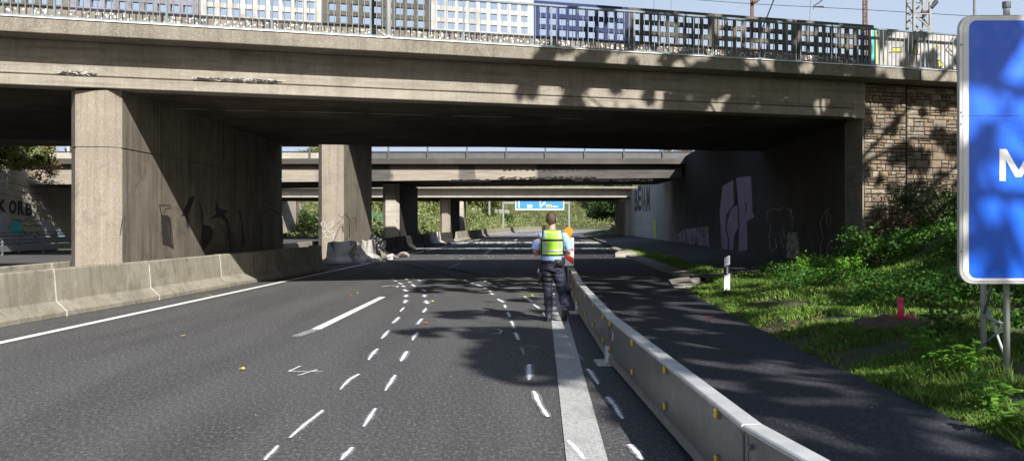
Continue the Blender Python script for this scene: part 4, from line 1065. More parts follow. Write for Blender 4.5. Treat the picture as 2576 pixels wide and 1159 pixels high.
# ------------------------------------------------------------------ warning beacons at the barrier end
def beacon(x, Y, ztop, label, full=True):
    X = (x-HX)*Y/F; root = thing('warning_beacon', label, 'warning beacon', (X, Y, 0), 'warning beacons at the barrier end')
    m_ = MB(); m_.box(X-.2, X+.2, Y-.35, Y+.35, .02, .1); bevel(m_.build('base', 'black_plastic', root), .03, 2)
    m_ = MB(); m_.box(X-.02, X+.02, Y-.0, Y+.04, .112, ztop-.12); m_.build('post', 'galv_dull', root)
    m_ = MB(); m_.box(X-.125, X+.125, Y-.03, Y-.002, .62, 1.27); bevel(m_.build('board', 'white_plastic', root), .02, 2)
    m_ = MB()
    for k in range(2):
        z = .68+k*.3
        m_.add([(X-.115,Y-.034,z+.15),(X+.115,Y-.034,z-.04),(X+.115,Y-.034,z+.11),(X-.115,Y-.034,z+.3)], [(0,1,2,3)])
    m_.build('stripe', 'red_film', root)
    m_ = MB(); n = 18
    c = Vector((X, Y, ztop)); rr = .1
    m_.loft([[c+Vector((rr*math.cos(2*math.pi*k/n), dy, rr*math.sin(2*math.pi*k/n))) for k in range(n)] for dy in (-.05,.05)])
    m_.build('lamp', 'lamp_orange', root, False)
    m_ = MB(); m_.box(X-.06, X+.06, Y-.04, Y+.04, ztop-.24, ztop-.1); m_.build('battery_case', 'lamp_orange', root)
beacon(1430, 22.6, 1.42, 'red and white striped beacon with orange lamp, right of the officer')
beacon(1369, 58, 1.38, 'farther beacon whose lamp shows left of the officer neck')

# ------------------------------------------------------------------ delineator post and pink marker
px_ = gr(1829, 738, .07)
dp = thing('delineator_post', 'white roadside delineator post with black band in the grass', 'post', tuple(px_))
h_ = 92*px_.y/F
def tri(mb, z0, z1, sl0=0, sl1=0, g=0.0):
    P_ = [(-.06-g,0),(.06+g,-.02-g),(.06+g,.03),(0,.09),(-.055-g,.04)]
    mb.loft([[(px_.x+a, px_.y+b, px_.z+z+s*(a/.06)) for a, b in P_] for z, s in ((z0,sl0),(z1,sl1))])
m_ = MB(); tri(m_, -.1, h_*.52, 0, .03); m_.build('shaft', 'white_plastic', dp)
m_ = MB(); tri(m_, h_*.52, h_*.76, .03, .03); m_.build('black_band', 'black_plastic', dp)
m_ = MB(); tri(m_, h_*.76, h_, .03, .035); bevel(m_.build('cap', 'white_plastic', dp), .008, 1)
m_ = MB(); m_.box(px_.x-.018, px_.x+.018, px_.y-.03, px_.y-.022, px_.z+h_*.555, px_.z+h_*.73); m_.build('reflector', 'white_plastic', dp)
q = gr(2265, 797, .33)
pk = thing('marker_pipe', 'short bright pink painted pipe on a soil mound in the verge', 'marker', tuple(q))
m_ = MB(); m_.tube([q+Vector((0,0,-.1)), q+Vector((0,0,.24))], .036, 16); m_.build('pipe', 'pink_paint', pk, True)
m_ = MB(); m_.tube([q+Vector((0,0,.212)), q+Vector((0,0,.262))], .045, 16); bevel(m_.build('cap', 'pink_paint', pk), .006, 2)
m_ = MB(); m_.tube([q+Vector((-.02,-.02,-.01)), q+Vector((.0,-.036,.1))], [.012,.01], 6); m_.tube([q+Vector((.03,-.02,-.01)), q+Vector((.034,-.026,.12))], [.012,.01], 6); m_.build('rib', 'pink_paint', pk)
bm = bmesh.new(); bmesh.ops.create_icosphere(bm, subdivisions=3, radius=1)
for v in bm.verts:
    v.co = Vector((v.co.x*.62, v.co.y*.5, v.co.z*.13)); v.co += v.co.normalized()*.12*mnoise.noise(v.co*6)
me = bpy.data.meshes.new('soil_mound'); bm.to_mesh(me); bm.free(); me.materials.append(MATS['earth'])
o = bpy.data.objects.new('soil_mound', me); col.objects.link(o); o.location = (q.x, q.y+.05, hgt(q.x,q.y)+.0); o['kind'] = 'structure'
for k in range(7):
    a = random.random()*6.28; r_ = random.uniform(.06,.22); bm = bmesh.new(); s = random.uniform(.015,.035); bmesh.ops.create_icosphere(bm, subdivisions=1, radius=s)
    for v in bm.verts: v.co *= random.uniform(.7,1.2)
    me = bpy.data.meshes.new('pebble'); bm.to_mesh(me); bm.free(); me.materials.append(MATS['pink_paint'])
    o = bpy.data.objects.new('pebble', me); col.objects.link(o); o.location = (q.x+math.cos(a)*r_, q.y-.05+math.sin(a)*r_*.6, q.z+.02)
    tag(o, 'pink overspray covered pebble around the pink pipe', 'pebble', 'pink pebbles around the pipe')

# ------------------------------------------------------------------ big blue road sign
SYY = 9.2
sg = thing('road_sign', 'large blue direction sign with a white letter M on two tubular posts', 'sign', (5.2, SYY, .2))
x0, z1, z0, x1 = 4.225, 3.58, 1.04, 7.4
def rrect(x0, x1, z0, z1, r, Y, n=7):
    out = []
    for (cx, cz, a0) in ((x1-r,z1-r,0),(x0+r,z1-r,90),(x0+r,z0+r,180),(x1-r,z0+r,270)):
        for k in range(n): a = R(a0+90*k/(n-1)); out.append((cx+r*math.cos(a), Y, cz+r*math.sin(a)))
    return out
m_ = MB(); m_.loft([rrect(x0,x1,z0,z1,.13,SYY+.055), rrect(x0,x1,z0,z1,.13,SYY)]); bevel(m_.build('frame', 'frame_alu', sg), .008, 2)
m_ = MB(); m_.loft([rrect(x0+.035,x1-.035,z0+.035,z1-.035,.11,SYY-.002), rrect(x0+.035,x1-.035,z0+.035,z1-.035,.11,SYY-.006)]); m_.build('border', 'sign_white', sg)
m_ = MB(); m_.loft([rrect(x0+.09,x1-.09,z0+.06,z1-.055,.07,SYY-.008), rrect(x0+.09,x1-.09,z0+.06,z1-.055,.07,SYY-.012)]); m_.build('blue_panel', 'sign_blue', sg)
zj = zz(292, SYY); m_ = MB(); m_.box(x0+.01, x1-.01, SYY-.0135, SYY-.0125, zj-.0018, zj+.0018); m_.build('panel_seam', 'graf_black', sg)
a0 = at(2515, 455, SYY-.018); mw = .36; mh = 80*SYY/F
vs = [(0,0),(.16,0),(.16,.66),(.42,.12),(.58,.12),(.84,.66),(.84,0),(1,0),(1,1),(.82,1),(.5,.34),(.18,1),(0,1)]
m_ = MB(); m_.add([(a0.x+u*mw, SYY-.014, a0.z+v*mh) for u, v in vs], [[0,1,2,11,12],[2,3,10,11],[3,4,10],[4,5,9,10],[5,6,7,8,9]]); m_.build('letter', 'sign_white', sg)
def post(x, Y, yb, zt, nm='post'):
    X = (x-HX)*Y/F; m_ = MB(); m_.tube([(X,Y,.05),(X,Y,zt)], .032, 14); m_.build(nm, 'galv_top', sg, True); return X
X1 = post(2532, 9.45, 0, 3.74); X2 = post(2474, 10.55, 0, 1.9)
m_ = MB(); m_.tube([(X1,9.45,3.7),(X1,9.45,3.76)], .04, 14); m_.build('post_cap', 'galv_dull', sg)
m_ = MB(); m_.tube([(X1,9.45,.62),(X2,10.55,.62)], .016, 8); m_.tube([(X1,9.45,.28),(X2+.01,10.5,.72)][::-1], .014, 8); m_.tube([(X2,10.55,.62),(X1,9.45,1.5)], .014, 8); m_.tube([(X2,10.55,.3),(X1,9.45,.62)], .014, 8); m_.build('brace', 'galv_top', sg, True)
m_ = MB(); m_.tube([(X2,10.55,1.85),(X1,9.45,3.2)], .02, 8); m_.build('strut', 'galv', sg)
for dx in (2.2,):
    m_ = MB(); m_.tube([(X1+dx,9.45,.05),(X1+dx,9.45,3.74)], .032, 14); m_.build('post', 'galv', sg, True)
    m_ = MB(); m_.tube([(X2+dx,10.55,.05),(X2+dx,10.55,1.9)], .032, 14); m_.build('post', 'galv', sg, True)
    m_ = MB(); m_.tube([(X2+dx,10.55,1.85),(X1+dx,9.45,3.2)], .02, 8); m_.tube([(X1+dx,9.45,.62),(X2+dx,10.55,.62)], .016, 8); m_.build('strut', 'galv', sg)
for (bx_0, bz_0) in ((x0+.018, zz(283, SYY)), (x0+.018, zz(312, SYY)), (x0+.018, 1.35), (x0+.018, 3.3)):
    m_ = MB(); m_.tube([(bx_0, SYY-.001, bz_0), (bx_0, SYY-.008, bz_0)], .008, 10); m_.build('rivet', 'galv_dull', sg)
for z in (1.25, 2.2, 3.3): m_ = MB(); m_.box(x0+.1, x1-.1, SYY+.057, SYY+.1, z, z+.05); m_.build('rear_channel', 'frame_alu', sg)

# ------------------------------------------------------------------ overhead sign gantry far away
GY = 150.0
gt_ = thing('sign_gantry', 'overhead gantry with blue exit sign spanning the far carriageway', 'sign gantry', (2, GY, 0))
def gp(cx, cy, dy=0.0): p = at(*c6(cx, cy), GY); return Vector((p.x, GY+dy, p.z))
pa, pb = gp(705, 500), gp(1118, 618)
m_ = MB(); m_.box(pa.x, pb.x, GY-.1, GY, pb.z, pb.z+3.4); m_.build('sign_board', 'sign_white', gt_)
m_ = MB(); m_.box(pa.x+.13, pb.x-.13, GY-.13, GY-.101, pb.z+.13, pb.z+3.27); m_.build('blue_face', 'far_blue', gt_)
for xc in (603, 1162):
    p = gp(xc, 560); m_ = MB(); m_.box(p.x-.13, p.x+.13, GY+.2, GY+.46, 0, 4.9); m_.build('post', 'mast_grey', gt_)
p, q_ = gp(590, 558), gp(1175, 558); m_ = MB(); m_.box(p.x+.3, q_.x-.3, GY+.15, GY+.5, p.z-.16, p.z+.16); m_.build('beam', 'mast_grey', gt_)
def gpoly2(name, mat, polys, dy=-.14):
    m_ = MB()
    for pl_ in polys: m_.add([gp(a, b, dy) for a, b in pl_], [list(range(len(pl_)))])
    return m_.build(name, mat, gt_)
gpoly2('arrow', 'sign_white', [pr(733,545,740,545,740,600,733,600)])
gpoly2('arrow', 'sign_white', [pr(913,520,920,520,920,598,913,598),pr(920,598,920,585,940,562,946,568),pr(936,556,960,552,956,577)])
gpoly2('road_shield', 'sign_white', [pr(806,575,848,575,848,600,806,600)]); gpoly2('road_shield', 'far_blue', [pr(809,578,845,578,845,597,809,597)], -.16)
gpoly2('road_shield', 'sign_yellow', [pr(970,575,1010,575,1010,598,970,598)])
for t, xa, xb, ya, yb, mm in (('40',815,840,596,580,'sign_white'),('223',975,1005,595,579,'graf_black'),('500 m',1020,1068,598,583,'sign_white')):
    text_on(lambda u, v: gp(xa+(xb-xa)*u, ya+(yb-ya)*v, -.18), t, 'lettering', mm, gt_, .02)

# ------------------------------------------------------------------ guard rails and green mesh fence of the opposite side
def guard(name, label, pts, z, group=None):
    root = thing(name, label, 'guard rail', tuple(pts[0]), group)
    m_ = MB()
    P_ = [Vector(p) for p in pts]
    m_.bar(P_[0]+Vector((0,0,z-.12)), P_[1]+Vector((0,0,z-.12)), .07, .3); m_.build('beam', 'galv_dull', root)
    L = (P_[1]-P_[0]).length; n = int(L/4)
    for k in range(n+1):
        c = P_[0]+(P_[1]-P_[0])*k/n; m_ = MB(); m_.box(c.x-.05, c.x+.05, c.y+.06, c.y+.14, 0, z+.35); m_.build('post', 'galv_dull', root)
    for zz_ in (z+.18, z+.36):
        m_ = MB(); m_.tube([P_[0]+Vector((0,.0,zz_)), P_[1]+Vector((0,.0,zz_))], .035, 8); m_.build('tube_rail', 'galv_dull', root)
guard('guard_rail', 'grey double tube guard rail before the wall with painted letters', [(-26.6,44,0),(-25.3,88,0)], .75)
guard('guard_rail', 'low grey guard rail on the near side of the opposite carriageway', [(-25.9,24,0),(-24.7,64,0)], .45)
fc = thing('mesh_fence', 'green mesh fence seen through the gap beside the near pier', 'fence', (-26, 130, 0))
for k in range(9):
    x = -32+k*1.9; m_ = MB(); m_.box(x-.05, x+.05, 129.95, 130.05, 0, 3.0); m_.build('post', 'mesh_green', fc)
m_ = MB()
for k in range(75): x = -32+k*.206; m_.box(x-.012, x+.012, 129.9, 129.93, .1, 2.9)
for k in range(15): z = .2+k*.19; m_.box(-32, -16.6, 129.87, 129.895, z-.012, z+.012)
m_.build('mesh_panel', 'mesh_green', fc)
rr = thing('railing', 'rusty low railing on the far left bridge below green foliage', 'railing', (-24, 57, 5.4))
m_ = MB(); m_.bar((-31,57.1,6.42), (-20,57.1,6.42), .07); m_.bar((-31,57.1,5.62), (-20,57.1,5.62), .1); m_.build('rail', 'rust', rr)
for x in (-30,-27.7,-26,-24,-22): m_ = MB(); m_.bar((x,57.1,5.32),(x,57.1,6.38), .12); m_.build('post', 'galv_top', rr)

# ------------------------------------------------------------------ catenary masts and wires
def lattice(name, label, x, Y, wpx, ztop, zb, mat, n=22):
    X = (x-HX)*Y/F; w_ = wpx*Y/F; root = thing(name, label, 'mast', (X, Y, zb), 'masts of the railway line')
    m_ = MB(); t = max(.05, w_*.13)
    for sx in (-1, 1):
        for sy in (-1, 1): m_.bar((X+sx*w_/2, Y+sy*w_/2, zb), (X+sx*w_/2*.85, Y+sy*w_/2*.85, ztop), t)
    m_.build('chord', mat, root); m_ = MB()
    dz = (ztop-zb)/n
    for k in range(n):
        s = 1 if k % 2 else -1
        for sy in (-1, 1):
            m_.bar((X-s*w_/2, Y+sy*w_/2, zb+k*dz), (X+s*w_/2, Y+sy*w_/2, zb+(k+1)*dz), t*.6)
            m_.bar((X-w_/2, Y+sy*w_/2, zb+k*dz), (X+w_/2, Y+sy*w_/2, zb+k*dz), t*.5)
        m_.bar((X-s*w_/2, Y-w_/2, zb+k*dz), (X-s*w_/2, Y+w_/2, zb+(k+1)*dz), t*.55)
    m_.build('bracing', mat, root)
    return root
lattice('catenary_mast', 'rust brown lattice mast above the railing, left of the wide grey one', 2176, 60, 9, 18, 6.6, 'rust', 30)
r2 = lattice('catenary_mast', 'wide pale grey lattice mast behind the white graffiti panel', 2311, 48, 44, 17, 6.6, 'mast_grey', 14)
q1 = at(2311, 0, 48)
m_ = MB(); m_.tube([at(2325,42,47.6), at(2362,-6,47.6)], [.05,.05], 8); m_.tube([at(2342,20,47.6), at(2356,4,47.6)], [.11,.11], 10); m_.build('insulator', 'wire_black', r2)
m_ = MB(); m_.tube([at(2318,30,47.7), at(2342,32,47.7)], [.09,.09], 8); m_.build('crossarm', 'rust', r2)
m_ = MB(); m_.bar(at(2299,90,47.3), at(2301,-60,47.3), .12); m_.build('strut', 'mast_grey', r2)
r3 = thing('catenary_mast', 'thin rust brown mast with curved arm, leftmost behind the railing', 'mast', tuple(at(1892,60,55)), 'masts of the railway line')
m_ = MB(); m_.bar(at(1892,75,55), at(1892,-60,55), .17); m_.build('pole', 'rust', r3)
m_ = MB(); m_.tube([at(1893,6,54.8), at(1903,4,54.8), at(1910,-4,54.8)], .1, 8); m_.build('arm', 'rust', r3)
r4 = thing('catenary_mast', 'slender dark grey pole just left of the blue sign', 'mast', tuple(at(2452,60,50)), 'masts of the railway line')
m_ = MB(); m_.tube([at(2452,80,50), at(2452,-60,50)], .075, 8); m_.build('pole', 'mast_grey', r4)
def wire(lbl, pts, r_, name='overhead_wire'):
    m_ = MB(); m_.tube(pts, r_, 5); o = m_.build(name, 'wire_black'); tag(o, lbl, 'wire', 'overhead wires of the railway'); return o
wire('long faint wire sloping across the sky above the railing', [at(1560,-14,62), at(1900,11,60), at(2140,23,58), at(2410,39,56), at(2700,58,54)], .018)
wire('dark diagonal strut wire left of the masts', [at(1952,-14,50), at(1926,52,50), at(1916,76,50)], .035)
wire('short thick registration arm hanging in the sky', [at(2080,-10,52), at(2062,6,52), at(2046,17,52)], .035)
wire('small hooked end of the registration arm', [at(2046,24,52), at(2047,18,52), at(2071,17,52), at(2072,21,52)], .03)
for x in (2040, 1645, 1688): wire('thin vertical dropper wire', [at(x,-10,58), at(x-4 if x > 2000 else x,60,58)], .01)

# ------------------------------------------------------------------ vegetation
def canopy():
    SUN = np.array((SX, SY))
    trunks = [(9.6,-9.5,14),(10.8,-1.5,16),(13.3,13.4,15),(12.6,5.6,15),(16.5,-5,16)]
    def want(gx_, gy_):
        s = 0.0
        def ell(cx, cy, rx, ry): return ((gx_-cx)/rx)**2+((gy_-cy)/ry)**2 < 1
        if ell(.25,12.0,.75,2.3): s = .95
        if ell(-.35,14.4,1.35,.75): s = max(s,.8)
        if ell(.0,17.2,1.5,.9): s = max(s,.62)
        if ell(.3,20,1.1,1.2): s = max(s,.45)
        if gx_ > .85+.0*gy_: s = max(s, .66)
        if 22.5 < gy_ < 28.2 and gx_ > -2.4: s = max(s, .58)
        if gy_ >= 28.2 and gx_ > -2.9: s = max(s, .52)
        if gy_ < 7.5 and .3 < gx_ <= 1.6: s = min(s, .3)
        if gx_ > 3.9 and 8 < gy_ < 26: s = .43
        if gx_ > 5.5 and gy_ >= 26: s = .48
        if 2.6 < gx_ < 4.4 and 10.4 < gy_ < 14.5: s = .5
        # gap over the officer's back
        t = min(1, max(0, (gy_-16.9)/1.9)); cx = .35-t*.6
        if 16.8 < gy_ < 18.9 and abs(gx_-cx) < .33: s = 0
        return s
    pts = [[] for _ in trunks]; n = 0
    for _ in range(125000):
        gx_ = random.uniform(-3.2, 15); gy_ = random.uniform(3, 37)
        s = want(gx_, gy_)
        if s <= 0: continue
        v = .5+.5*mnoise.noise(Vector((gx_*1.65, gy_*1.05, 3)))*1.25+.25*mnoise.noise(Vector((gx_*3, gy_*2.2, 9)))
        if v > s*.9-.02: continue
        h = 9.5+6*random.random()
        X = gx_-SX*h; Y = gy_-SY*h
        k = min(range(len(trunks)), key=lambda i: (trunks[i][0]-X)**2+(trunks[i][1]-Y)**2)
        pts[k].append((X, Y, h))
    lbs = ['broad tree casting the dappled shade on the road from behind the camera', 'tall tree on the verge behind the sign casting shade on the shoulder', 'tree right of the stone wall, its trunk shading the stones', 'tree on the bank right of the blue sign', 'rear tree on the bank behind the camera']
    for (tx_, ty_, H), P_, lb in zip(trunks, pts, lbs):
        root = thing('broadleaf_tree', lb, 'tree', (tx_, ty_, hgt(tx_, ty_)), 'shade trees on the right bank')
        m_ = MB(); zb = hgt(tx_, ty_)-.2
        m_.tube([(tx_,ty_,zb),(tx_+.1,ty_,zb+3),(tx_-.15,ty_+.1,zb+7),(tx_,ty_,H-2)], [.26,.2,.15,.05], 10)
        P_ = np.array(P_) if P_ else np.zeros((0,3))
        if len(P_):
            for e in P_[rng.integers(0, len(P_), 26)]:
                s = Vector((tx_, ty_, random.uniform(5, H-4))); e = Vector(e); m_.tube([s, (s+e)/2+Vector((0,0,.6)), e], [.07,.045,.012], 6)
            V_, F_ = leaf_geo(P_, .3, 0, .75); npmesh('crown', V_, F_, 'leaf_canopy', root)
        m_.build('trunk', 'bark', root, True)
canopy()

# verge grass: blades
def inverge(X, Y):
    if X < xe(Y)-.1+.12*mnoise.noise(Vector((0, Y*2.2, 4))) or Y > 26.3: return False
    if Y > 24.5 and X < 5.2: return False
    if X > .6*Y+1.5: return False
    return X < 12
Bp = []
cnt = 0
while cnt < 105000:
    Y = 6+20*random.random()**1.3; X = xe(Y)+random.random()**1.25*min(8, .56*Y+1.5)
    if not inverge(X, Y): continue
    dq = math.hypot(X-q.x+.0, Y-q.y) 
    if dq < .55: continue
    den = .45+1.1*mnoise.noise(Vector((X*.9, Y*.9, 1)))
    if random.random() > den*1.25: continue
    Bp.append((X, Y, hgt(X, Y))); cnt += 1
Bp = np.array(Bp); n = len(Bp)
hh = np.array([.03+.09*max(0, .4+.9*mnoise.noise(Vector((p[0]*.8, p[1]*.8, 7))))+.17*max(0, mnoise.noise(Vector((p[0]*2.6, p[1]*2.6, 3)))-.12) for p in Bp])*rng.uniform(.5, 1.5, n)
an = rng.uniform(0, 6.28, n); lean = rng.uniform(.1, .9, n)*hh; az = rng.uniform(0, 6.28, n)
wv = np.stack([np.cos(an), np.sin(an), np.zeros(n)], 1)*(.0035+.00035*Bp[:,1])[:,None]
ld = np.stack([np.cos(az)*lean, np.sin(az)*lean, np.zeros(n)], 1)
mid = Bp+ld*.35+np.stack([np.zeros(n), np.zeros(n), hh*.6], 1); tip = Bp+ld+np.stack([np.zeros(n), np.zeros(n), hh*.95], 1)
Vg = np.stack([Bp-wv, Bp+wv, mid+wv*.8, tip, mid-wv*.8], 1).reshape(-1, 3)
o = npmesh('grass', Vg, np.arange(n*5).reshape(n, 5), 'grass'); tag(o, 'green grass covering the verge between shoulder and stone wall', 'grass', None, 'stuff')
# herb layer
Hp = []
while len(Hp) < 30000:
    Y = 6.5+19.5*random.random()**1.2; X = xe(Y)+.25+random.random()*7
    if not inverge(X, Y) or math.hypot(X-q.x, Y-q.y) < .5: continue
    m = mnoise.noise(Vector((X*.55, Y*.45, 12)))
    bd = sstep(1.0, 3.5, X-xe(Y))
    if m+.3*bd < .12+.35*(1-bd): continue
    Hp.append((X, Y, hgt(X, Y)+random.random()*(.1+.22*max(0, m+.2)*2)))
V_, F_ = leaf_geo(np.array(Hp), .075, .7, .7); o = npmesh('ground_cover', V_, F_, 'nettle'); tag(o, 'leafy nettles and ivy spreading through the verge grass', 'ground cover', None, 'stuff')
# big leaved young plants near the sign
def broad(label, base, k, h=.35):
    root = thing('leafy_plant', label, 'plant', base, 'broad leaved plants beside the sign posts')
    C_ = []; sm = MB(); b = Vector(base); LM = MB()
    for s in range(k):
        a = random.random()*6.28; e = b+Vector((math.cos(a)*.18, math.sin(a)*.18, h*random.uniform(.6,1.1))); sm.tube([b, (b+e)/2+Vector((0,0,.05)), e], [.005,.004,.003], 5)
        for j in range(5):
            c = b.lerp(e, .35+.16*j); ang = a+j*2.4; d = Vector((math.cos(ang), math.sin(ang), .25)); sd_ = Vector((-d.y, d.x, 0)).normalized(); L = random.uniform(.09,.15)
            P_ = [c, c+d*L*.35+sd_*L*.34+Vector((0,0,.01)), c+d*L*.75+sd_*L*.2, c+d*L*1.05-Vector((0,0,.03)), c+d*L*.75-sd_*L*.2, c+d*L*.35-sd_*L*.34+Vector((0,0,.01)), c+d*L*.5-Vector((0,0,.012))]
            LM.add(P_, [(0,1,6),(1,2,6),(2,3,6),(3,4,6),(4,5,6),(5,0,6)])
    sm.build('stem', 'leaf_bright', root); LM.build('leaf', 'leaf_bright', root)
for (x, y, lb, k) in ((2355,880,'broad leaved bright plant left of the rear sign post',7),(2400,900,'broad leaved plant between rear post and shoulder',6),(2500,960,'broad leaved bright plant at the foot of the front sign post',7),(2440,905,'low broad leaved plant in front of the rear sign post',5),(2545,1000,'broad leaved plant right of the front sign post',5),(2310,700+150,'broad leaved plant behind the pink pipe mound',5)):
    p = gr(x, y, .28); broad(lb, (p.x, p.y, hgt(p.x, p.y)), k)
# shrubs on the bank and against the stone wall
for (X, Y, r_, n_, mm, lb) in [(10.2,23.2,(1.0,.8,.9),3000,'leaf_ivy','dark shrub in front of the stone wall foot'),(11.6,23.0,(1.1,1.0,1.9),4600,'leaf_dark','tall dark shrub against the stone wall beside the blue sign'),
   (10.9,20.0,(1.2,1.1,1.0),3600,'leaf_ivy','dense shrub on the bank below the stone wall'),(8.6,22.8,(1.0,.8,.7),2400,'nettle','low bushy plant at the abutment corner'),(9.4,19.0,(1.2,1.0,.5),2200,'nettle','spreading green bush on the verge before the bank'),
   (12.8,21.0,(1.4,1.3,2.2),5200,'leaf_dark','large dark shrub mostly behind the blue sign'),(10.4,16.5,(1.4,1.2,1.2),4400,'leaf_ivy','wide shrub behind the sign posts'),(7.2,22.2,(.9,.7,.42),1800,'leaf_bright','bright low plant clump near the delineator post'),
   (7.9,13.6,(1.0,.8,.45),1700,'nettle','green bush between pink pipe and sign posts')]:
    shrub('shrub', lb, (X, Y, hgt(X, Y)), r_, n_, mm, .085, 'shrubs on the right bank', nclump=13)
shrub('shrub', 'brown dried bramble at the foot of the stone wall', (9.7,24.3,hgt(9.7,24.3)), (.7,.4,.6), 900, 'leaf_dry', .07, 'shrubs on the right bank', nclump=8)
iv = thing('ivy', 'small ivy strand climbing the stone wall', 'plant', (9.35, tx(9.35)-.08, 1.0))
Pv = np.array([(9.35+random.uniform(-.07,.07)+.05*math.sin(z*4), 0, z) for z in np.linspace(.9, 1.95, 170)]); Pv[:,1] = [tx(a)-.07-random.random()*.05 for a in Pv[:,0]]
V_, F_ = leaf_geo(Pv, .07, 0, .8); npmesh('foliage', V_, F_, 'leaf_bright', iv)
# plants hanging over the left retaining wall
hang = thing('hanging_shrub', 'bushy green and brown shrub hanging over the top of the lettered wall', 'shrub', (-28.6, 54, 5.3))
P_ = []
for i in range(34):
    x = random.uniform(-20, 125); y = 375+random.uniform(-30, 40)+max(0, x-40)*.25; c = at(x, y, random.uniform(50.5, 54.5)); s = random.uniform(.35,.75); P_.append(blob_points(c, (s,s,s*.7), 240, .2))
V_, F_ = leaf_geo(np.concatenate(P_[:20]), .17, .2); npmesh('foliage', V_, F_, 'leaf_autumn', hang)
V_, F_ = leaf_geo(np.concatenate(P_[20:]), .17, .2); npmesh('foliage', V_, F_, 'leaf_dark', hang)
P_ = []
for i in range(10): x = random.uniform(60,150); P_.append(blob_points(at(x, 410+random.uniform(-10,30), 54.8), (.5,.4,.35), 110, .2))
V_, F_ = leaf_geo(np.concatenate(P_), .15, .2); npmesh('foliage', V_, F_, 'leaf_dry', hang)
m_ = MB()
for i in range(16): a = at(random.uniform(0,60), 400, 54); b = at(random.uniform(40,160), random.uniform(400,440), 54.5); m_.tube([a, (a+b)/2+Vector((0,0,.3)), b], [.03,.02,.008], 5)
m_.build('branch', 'bark', hang)

# trees beyond
TR = [(-27,66,9.5,3.6,'leaf_dark','dark tree behind the far left bridge railing'),(-33,62,9,3.5,'leaf_far','light green tree at the upper left behind the bridges'),(-22,70,9.2,3,'leaf_autumn','yellowing tree seen through the blue lattice panel'),
      (-26,118,10,4.2,'leaf_far','pale tree seen between the near pier and the graffiti pier'),(-21,128,8,3.2,'leaf_dark','small dark tree beside the green mesh fence')]
for X, Y, h_, r_, mm, lb in TR: tree('broadleaf_tree', lb, (X, Y, max(hgt(X, Y), 0)), h_, r_, mm, 18, 420, .24, 'trees behind the bridges')
TR2 = [(13.0,116,7.5,3.2,'leaf_dark'),(16.5,122,8,4,'leaf_far'),(14.2,131,8.5,4.2,'leaf_dark'),(19,131,10,5,'leaf_far'),(18,144,9,5,'leaf_dark'),(25,160,10,5.5,'leaf_far'),(30,178,11,6,'leaf_far'),(16,108,7,3.6,'leaf_far')]
lb2 = ['dark tree nearest the right abutment beyond the last bridge','light tree second from the right abutment','dark round tree right of the sign gantry','tall light tree behind the dark round one','dark tree farther along the right slope','light tree on the slope crest','farthest tall tree on the right slope','tree whose top shows above the scorched bridge']
for (X, Y, h_, r_, mm), lb in zip(TR2, lb2): tree('broadleaf_tree', lb, (X, Y, hgt(X, Y)), h_, r_, mm, 34, 520, .36, 'trees on the slope to the right of the bend', zc=.42, cr=r_*.4)
TR3 = [(-14,190,7,4),(-6,226,7,4.5),(6,262,9,6),(24,258,10,7),(-24,180,7,4),(-34,175,8,5),(42,240,12,7)]
lb3 = ['small hilltop tree left of the gantry','hilltop tree behind the overhead sign','hilltop tree right behind the overhead sign','big far tree behind the bend','hilltop tree rising above the far columns','leftmost tree on the far hilltop','rightmost far tree standing behind the bend']
for (X, Y, h_, r_), lb in zip(TR3, lb3): tree('hill_tree', lb, (X, Y, hgt(X, Y)), h_, r_, 'leaf_far', 26, 420, .5, 'trees on the hill beyond the bridges', zc=.45)
tp = shrub('shrub', 'leafless looking bush on top of the blackened wall beside the second bridge', (10.2,59,5.3), (1.0,1.2,1.2), 1500, 'leaf_dry', .12, None, nclump=8)
# scrub covering the far slope
Sp = []
while len(Sp) < 130000:
    Y = random.uniform(108, 300); X = random.uniform(-60, 60)
    if X < xl(Y)-5.0 or X > xe(Y)+4.0 or Y > 236:
        z = hgt(X, Y); m = mnoise.noise(Vector((X*.22, Y*.22, 4)))
        m2 = mnoise.noise(Vector((X*.5, Y*.5, 9)))
        if m+m2*.4 > -.35: Sp.append((X, Y, z+random.random()**1.1*(.35+2.6*max(0, m+.6*m2+.05))))
V_, F_ = leaf_geo(np.array(Sp), .5, .2, .5); o = npmesh('scrub', V_, F_, 'scrub'); tag(o, 'mixed green scrub covering the slopes beyond the last bridge', 'scrub', None, 'stuff')
bs = MB(); vs = []
for i in range(9):
    for j in range(7):
        X = 12.4+i*.9; Y = 150+j*4+i*1.5; X = xe(Y)+1.6+i*1.2; vs.append((X, Y, hgt(X, Y)+.5+.25*math.sin(i)))
bs.add(vs, [(i*7+j, i*7+j+1, (i+1)*7+j+1, (i+1)*7+j) for i in range(8) for j in range(6)]); o = bs.build('bare_slope', 'leaf_dry', None, True); o['kind'] = 'structure'
o.data.materials[0] = MATS['earth']
# white boundary wall on the hill crest
hw = thing('garden_wall', 'pale low wall high on the slope left of the gantry', 'wall', (-12, 178, 6))
m_ = MB(); 
def hit(x, y):
    Y = 106.0
    while Y < 300:
        p = at(x, y, Y)
        if hgt(p.x, Y) >= p.z: return Vector((p.x, Y, p.z))
        Y += 1.0
    return None
a, b = hit(*c6(330, 636)), hit(*c6(660, 650))
if a is None: a = Vector((-14,170,8))
if b is None: b = Vector((-5,175,8))
for k in range(6):
    u, v = a.lerp(b, k/6+.01), a.lerp(b, (k+.85)/6); m_.hexa([(u.x,u.y,u.z-1),(v.x,v.y,v.z-1),(v.x,v.y+.3,v.z-1),(u.x,u.y+.3,u.z-1)], [(u.x,u.y,u.z+.9),(v.x,v.y,v.z+.9),(v.x,v.y+.3,v.z+.9),(u.x,u.y+.3,u.z+.9)])
m_.build('wall', 'screen_white', hw)
